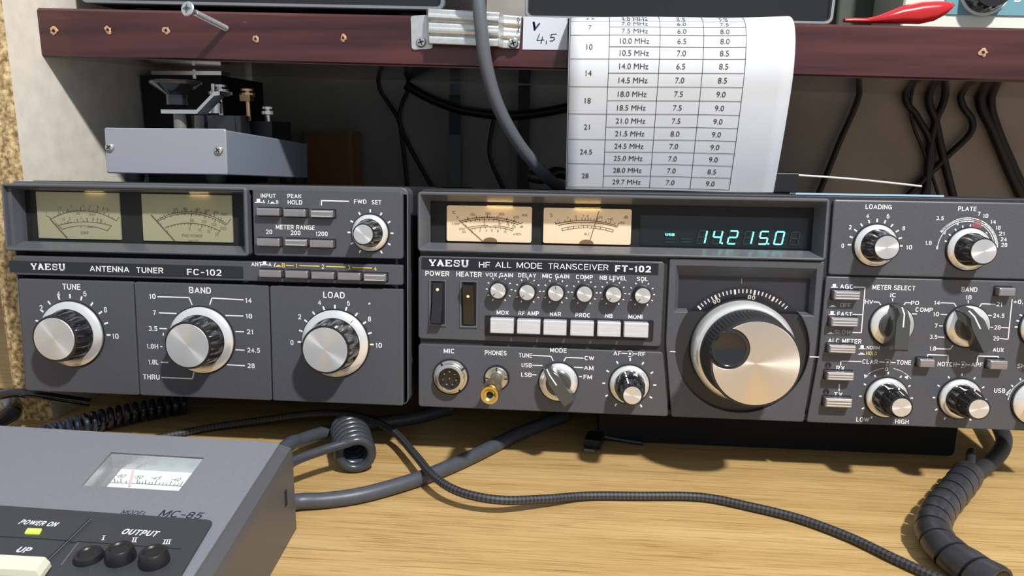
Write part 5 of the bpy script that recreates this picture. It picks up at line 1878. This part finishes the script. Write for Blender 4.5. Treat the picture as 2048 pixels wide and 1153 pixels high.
for a in range(0, 180, 45):
    t_ = math.radians(a)
    L2 = .0026 if a % 90 == 0 else .0015
    tv, nv = Vector((math.cos(t_), 0, math.sin(t_))) * L2, Vector((-math.sin(t_), 0, math.cos(t_))) * .00045
    m.hexa([q_ + Vector((0, -.0040, 0)) for q_ in (tv + nv, tv - nv, -tv - nv, -tv + nv)], [q_ + Vector((0, -.0048, 0)) for q_ in (tv + nv, tv - nv, -tv - nv, -tv + nv)])
m.build('cross_recess', mat('recess_grey', (0.10, 0.11, 0.12), 0.5), hd)

# ------------------------------------------------------------------ equipment standing on the shelf
def shelf_top(X, Y):
    return shz(X, Y) + TH


def cabinet(name, label, x0, x1, yb, Y, dep, h, rim, body_m, rim_m, foot=0.0):
    a, b_ = PY(x0, yb[0], Y), PY(x1, yb[1], Y)
    X0_, X1_ = a.x, b_.x
    root = thing(name, label, 'radio', (X0_, Y, shelf_top(X0_, Y) + .0006))
    sl = -math.atan(.0215)
    root.rotation_euler = (math.atan(.035), -sl, 0)
    W = (X1_ - X0_)
    z0 = foot
    m = MB()
    m.loft([[(x, y, z) for x, z in rrect(.001, z0, W - .001, z0 + h, .004)] for y in (.004, dep)], True, True)
    m.build('cabinet', body_m, root, smooth=True)
    m = MB()
    o_, i1, i2 = rrect(0, z0, W, z0 + h, .004), rrect(rim, z0 + rim, W - rim, z0 + h - rim, .003), rrect(rim * 1.2, z0 + rim * 1.2, W - rim * 1.2, z0 + h - rim * 1.2, .003)
    m.loft([[(x, .005, z) for x, z in o_], [(x, .0005, z) for x, z in o_], [(x, 0, z) for x, z in rrect(.0005, z0 + .0005, W - .0005, z0 + h - .0005, .0035)], [(x, 0, z) for x, z in i1], [(x, .0035, z) for x, z in i2]])
    m.build('front_frame', rim_m, root, smooth=True)
    m = MB()
    m.poly([(x, .0034, z) for x, z in i2])
    m.build('front_panel', M_gloss, root)
    if foot:
        for (x, y) in ((.03, .03), (W - .03, .03), (.03, dep - .03), (W - .03, dep - .03)):
            m = MB()
            vlathe(m, (x, y, 0), [(.008, 0), (.0085, foot)], 18)
            m.build('foot', M_rubber, root, smooth=True)
    return root


M_rim = mat('rim_grey', (0.20, 0.21, 0.23), 0.4)
cabinet('shelf_receiver', 'black set with a grey framed front at the left on the shelf', 160, 888, (-14, 12), .094, .24, .09, .0022, M_case, M_rim, foot=.0055)
cabinet('shelf_transceiver', 'black set with a rounded silver front edge at the middle of the shelf', 1049, 1666, (36, 41), .080, .24, .10, .0018, M_case, mat('rim_silver', (0.5, 0.5, 0.5), 0.3, 0.8))
m = MB()
a, b_ = PY(1672, 42, .17), PY(1812, 42, .17)
z0 = shelf_top(b_.x, .17)
m.loft([[(x, y, z) for x, y in rrect(a.x, .17, b_.x, .21, .003)] for z in (shelf_top(a.x, .19) - .0005, z0 + .08)], True, True)
m.build('green_box', mat('dull_green', (0.060, 0.075, 0.055), 0.5, noise=.3, nscale=25), label='dull green box at the back of the shelf behind the red handle', cat='box')
a, b_ = PY(1802, 50, .118), PY(2140, 50, .118)
cm = thing('test_meter', 'cream instrument with a teal panel and black knob on the shelf', 'instrument', (a.x, .118, shelf_top(a.x, .118) + .0004))
cm.rotation_euler = (0, math.atan(.0215), 0)
W = b_.x - a.x
m = MB()
m.loft([[(x, y, z) for x, z in rrect(i, i, W - i, .10 - i, .004)] for y, i in ((.0, .001), (.0012, 0), (.13, 0))], True, True)
m.build('housing', mat('cream_plastic', (0.66, 0.70, 0.60), 0.4), cm)
CL = lambda x, y: PY(x, y, .118) - cm.location
m = MB()
k0, k1 = CL(1885, 29), CL(2075, 29)
zb_ = k0.z + k0.x * .0215
vs, fs = fill2d([rrect(k0.x, zb_, k1.x, .092, .003)], .0005, .0001)
m.add([(x, -.0006 - z, y) for x, y, z in vs], fs)
tp = m.build('teal_panel', mat('teal', (0.13, 0.30, 0.36), 0.5), cm)
m = MB()
vs, fs, x0, x1, y0, y1 = glyphs('D', .01)
kk = CL(2031, 2)
m.add([(kk.x + (a_ - .3) * .006, -.00125, kk.z + kk.x * .0215 + (b__ - .3) * .006 + .001) for a_, b__ in vs], fs)
m.build('lettering', M_white, tp)
kk = CL(1966, -19)
m = MB()
m.lathe([(15.8, 0), (15.8, 1.5), (14.8, 1.9), (14.2, 1.9)], seg=48, cap=False)
k = m.build('knob_rim', mat('ivory', (0.70, 0.74, 0.70), 0.4), cm, loc=(kk.x, -.0011, kk.z + kk.x * .0215), smooth=True)
m = MB()
m.lathe([(14.3, 1.2), (13.8, 6, 1), (12.6, 11, 1), (11.8, 12), (.01, 12)], seg=96, flutes=16, fd=.05)
m.build('knob', M_gloss, k, smooth=True)
# red handle
st = [(1688, 37, 45), (1705, 36, 45.5), (1730, 36, 46), (1748, 33, 46.5), (1767, 26, 47), (1800, 12, 47.8), (1840, 3, 48.5), (1870, 2, 42), (1890, 3, 31), (1902, 6, 20), (1908, 9, 13)]
YH = .080
c0 = PY(1800, 47, YH)
m = MB()
loops = []
for (x, t_, b__) in st:
    a, b_ = PY(x, t_, YH), PY(x, b__, YH)
    cc_, hh = (a + b_) / 2, (a - b_).length / 2
    loops.append([cc_ + Vector((0, .0055 * min(1, hh / .003) * math.cos(6.2832 * k / 20), hh * math.sin(6.2832 * k / 20))) for k in range(20)])
m.loft(loops, True, True)
m.build('tool_handle', mat('red_vinyl', (0.48, 0.010, 0.018), 0.18, coat=.4), smooth=True, label='curved red plastic tool handle lying on the shelf edge', cat='tool')

# ------------------------------------------------------------------ on top of the transceiver
X0_, X1_ = PY(1604, 389, .006).x, PY(1909, 393, .006).x
m = MB()
m.box(0, X1_ - X0_, 0, .012, 0, .0010)
o = m.build('plastic_strip', mat('pale_blue', (0.35, 0.55, 0.70), 0.35), label='pale blue plastic strip lying on top of the transceiver', cat='strip')
o.location = (X0_, .0175, HB + .1300 * math.cos(TAU) - .0165 * math.sin(TAU) + .0004)
o.rotation_euler = (-TAU, 0, 0)
wp = [PY(1545, 350, .11), PY(1600, 351, .11), (PY(1700, 358, .11)), PY(1780, 366, .11), PY(1843, 373, .11)]
wr = thing('wire_lead', 'stiff white wire in a black plug on top of the transceiver', 'wire', (wp[0].x, .11, HB + .1304 * math.cos(TAU) - .11 * math.sin(TAU) + .0008))
m = MB()
m.tube([Vector(p) - wr.location for p in smooth_path(wp, 5)], .0007, 8)
m.build('white_wire', mat('wire_white', (0.75, 0.73, 0.68), 0.5), wr, smooth=True)
m = MB()
zc = wp[0].z - wr.location.z
m.loft([[(x, y, z) for y, z in rrect(-.005, 0, .005, zc + .002, .0015)] for x in (-.004, .016)], True, True)
m.build('plug', M_black, wr)

# ------------------------------------------------------------------ cables on the desk
Z_ = lambda x, y, z=.0045: PZ(x, y, ZD + z)
cable('microphone_cable', [Vector((-.075, -.0785, ZD + .020)), Z_(575, 893, .017), Z_(600, 882, .014), Z_(645, 867, .010), Z_(705, 853, .0070), Z_(770, 845, .0048), Z_(830, 836, .0048), Z_(900, 818, .0048)], .0043, M_cabg, 'thick grey cable from the microphone base passing under the tuner')
cable('microphone_cable', [Vector((-.060, -.0770, ZD + .008)), Z_(592, 1004, .0055), Z_(650, 1001), Z_(720, 991), Z_(800, 970), Z_(870, 946), Z_(950, 911), Z_(1020, 876), Z_(1062, 858), Z_(1130, 832)], .0043, M_cabg, 'thick grey cable from the microphone base running under the transceiver')
# coiled lead with an open first turn
RH, rw_ = .0093, .0028
c0 = PZ(712, 912, ZD + RH + rw_)
axd = Vector((-.38, .92, .04)).normalized()
side = Vector((.92, .38, 0)).normalized()
upv = Vector((0, 0, 1))
pts = smooth_path([Vector((-.060, -.0775, ZD + .020)), PZ(580, 928, ZD + .020), PZ(640, 903, ZD + .0205), PZ(690, 888, ZD + .0213)], 8)
n_t = 6
for k in range(24 * n_t + 1):
    th = math.pi / 2 + .25 - 2 * math.pi * k / 24
    c = c0 + axd * (.0062 * k / 24)
    pts.append(c + side * RH * math.cos(th) + upv * RH * math.sin(th))
m = MB()
m.tube(pts, rw_, 10)
m.build('coiled_lead', mat('lead_grey', (0.040, 0.045, 0.056), 0.28), smooth=True, label='dark grey coiled lead with an open end loop beside the microphone', cat='cable')
# curly cord at the left
axp = smooth_path([Z_(40, 905, .0075), Z_(95, 872, .0075), Z_(165, 851, .0075), Z_(235, 833, .0075), Z_(300, 820, .0075), Z_(370, 808, .0075)], 14)
pts = []
tot = 0
for i in range(len(axp) - 1):
    t = (axp[i + 1] - axp[i])
    sd = Vector((t.y, -t.x, 0)).normalized()
    ns_ = 10
    for k in range(ns_):
        c = axp[i].lerp(axp[i + 1], k / ns_)
        th = tot * 2 * math.pi / .0052
        pts.append(c + sd * .0056 * math.cos(th) + upv * .0056 * math.sin(th))
        tot += t.length / ns_
m = MB()
m.tube(pts, .0019, 8)
m.build('curly_cord', mat('cord_blue_black', (0.016, 0.022, 0.040), 0.25), smooth=True, label='blue black curly cord lying under the antenna tuner', cat='cord')
# black cable end at the far left
cable('black_cable', [Z_(-40, 872, .012), Z_(2, 842, .012), Z_(24, 822, .014), Z_(14, 800, .016), Z_(-30, 790, .016)], .0062, M_gloss, 'thick glossy black cable bend at the left edge of the desk')
cable('black_cable', [PY(-30, 800, .012), PY(20, 787, .012), PY(60, 789, .014), PY(110, 796, .02), PY(180, 806, .03)], .0030, M_gloss, 'thin glossy black cable under the lower left corner of the tuner')
m = MB()
a, b_ = PY(36, 858, .075), PY(105, 800, .075)
m.loft([[(x, y, z) for x, y in rrect(a.x, .075, b_.x, .13, .001)] for z in (ZD, ZD + .018)], True, True)
m.build('wood_block', mat('block_brown', (0.16, 0.075, 0.035), 0.6, noise=.3, nscale=40), label='small brown wooden block on the desk under the tuner', cat='block')
# braided cable
M_braid = bpy.data.materials.new('braid')
M_braid.use_nodes = True
nt = M_braid.node_tree
bs = nt.nodes['Principled BSDF']
bs.inputs['Roughness'].default_value = 0.55
uvn = nt.nodes.new('ShaderNodeUVMap')
mp = nt.nodes.new('ShaderNodeMapping')
mp.inputs['Scale'].default_value = (8, 620, 1)
nt.links.new(uvn.outputs[0], mp.inputs[0])
ck = nt.nodes.new('ShaderNodeTexChecker')
ck.inputs['Scale'].default_value = 1.0
ck.inputs['Color1'].default_value = (0.012, 0.012, 0.014, 1)
ck.inputs['Color2'].default_value = (0.050, 0.050, 0.056, 1)
mp.inputs['Rotation'].default_value = (0, 0, math.radians(45))
nt.links.new(mp.outputs[0], ck.inputs[0])
nt.links.new(ck.outputs[0], bs.inputs['Base Color'])
bp = nt.nodes.new('ShaderNodeBump')
bp.inputs['Strength'].default_value = 0.6
bp.inputs['Distance'].default_value = 0.0003
nt.links.new(ck.outputs[1], bp.inputs['Height'])
nt.links.new(bp.outputs[0], bs.inputs['Normal'])
cable('braided_cable', [Z_(250, 888, .0025), Z_(330, 874, .0025), Z_(420, 856, .003), Z_(520, 842, .006), Z_(620, 829, .012), Z_(690, 829, .015), Z_(745, 842, .0145), Z_(790, 866, .011), Z_(830, 910, .0105), Z_(868, 954, .0115), Z_(920, 985, .0105), Z_(1000, 1001, .009), Z_(1090, 999, .0055), Z_(1170, 993, .0027), Z_(1280, 993, .0025), Z_(1400, 995, .0025), Z_(1500, 1014, .0025), Z_(1600, 1039, .0025), Z_(1700, 1076, .0025), Z_(1790, 1119, .0025), Z_(1890, 1165, .0025)], .0024, M_braid, 'black braided cable snaking across the desk', n=12, sub=10)
# spiral wrapped bundle at the right
sp = smooth_path([Z_(1936, 950, .0095), Z_(1910, 983, .0092), Z_(1878, 1022, .0090), Z_(1866, 1060, .0090), Z_(1888, 1098, .0090), Z_(1936, 1134, .0090), Z_(2000, 1172, .0090)], 30)
bun = thing('cable_bundle', 'black cable bundle in spiral wrap at the lower right of the desk', 'cable', Vector((sp[60].x, sp[60].y, ZD)))
loc = bun.location
SLb = [0.0]
for i in range(1, len(sp)):
    SLb.append(SLb[-1] + (sp[i] - sp[i - 1]).length)


def on_path(s):
    s = min(max(s, 0), SLb[-1])
    i = 1
    while i < len(SLb) - 1 and SLb[i] < s:
        i += 1
    t = (s - SLb[i - 1]) / max(SLb[i] - SLb[i - 1], 1e-9)
    p = sp[i - 1].lerp(sp[i], t)
    tg = (sp[min(i + 2, len(sp) - 1)] - sp[max(i - 3, 0)]).normalized()
    sd = Vector((tg.y, -tg.x, 0)).normalized()
    return p, sd, sd.cross(tg).normalized()


m = MB()
loops = []
pitch, bw_, RB = .0122, .0108, .0080
turns = (SLb[-1]) / pitch
N = int(turns * 28)
for k in range(N):
    th = 2 * math.pi * k / 28
    s0 = pitch * k / 28 - bw_ * .5
    L = []
    for (so_, ro) in ((0, RB), (bw_ * .5, RB + .0004), (bw_, RB), (bw_, RB - .0014), (0, RB - .0014)):
        p, sd, uu = on_path(s0 + so_)
        L.append(p + (sd * math.cos(th) + uu * math.sin(th)) * ro - loc)
    loops.append(L)
m.loft(loops, True, True)
m.build('spiral_wrap', mat('wrap_black', (0.030, 0.031, 0.035), 0.36, noise=.2, nscale=200), bun, smooth=True)
m = MB()
m.tube([p - loc for p in sp[::4]], .0062, 14)
m.build('inner_cables', M_cab, bun, smooth=True)
m = MB()
m.tube([p - loc for p in smooth_path([sp[6], Z_(1940, 955, .010), Z_(1965, 938, .0085), Z_(1995, 912, .0085), Z_(2008, 885, .010), Z_(2002, 862, .012), Z_(1985, 835, .012)], 8)], .0047, 12)
m.build('emerging_cable', M_rubber, bun, smooth=True)
m = MB()
m.tube([p - loc for p in smooth_path([sp[4], Z_(1935, 948, .011), Z_(1940, 930, .013), Z_(1943, 905, .012)], 8)], .0026, 10)
m.build('thin_cable', M_rubber, bun, smooth=True)
# micro usb plug
up_ = thing('usb_plug', 'small micro usb plug lying on the desk under the transceiver', 'plug', PZ(1182, 903, ZD), rz=math.radians(-12))
m = MB()
m.loft([[(x, y, z) for x, z in rrect(-.0034, .0016, .0034, .0036, .0006)] for y in (-.0055, .004)], True, True)
m.build('metal_tip', mat('tip_metal', (0.35, 0.35, 0.36), 0.3, 1.0), up_)
m = MB()
m.loft([[(x, y, z) for x, z in rrect(-.0055, .0001, .0055, .0062, .0012)] for y in (.003, .018)], True, True)
m.build('plug_body', M_black, up_)
m = MB()
m.tube([Vector((0, .017, .003)), Vector((.004, .0185, .003)), Vector((.012, .0190, .0022)), Vector((.03, .0180, .0020))], .0016, 8)
m.build('lead', M_black, up_, smooth=True)
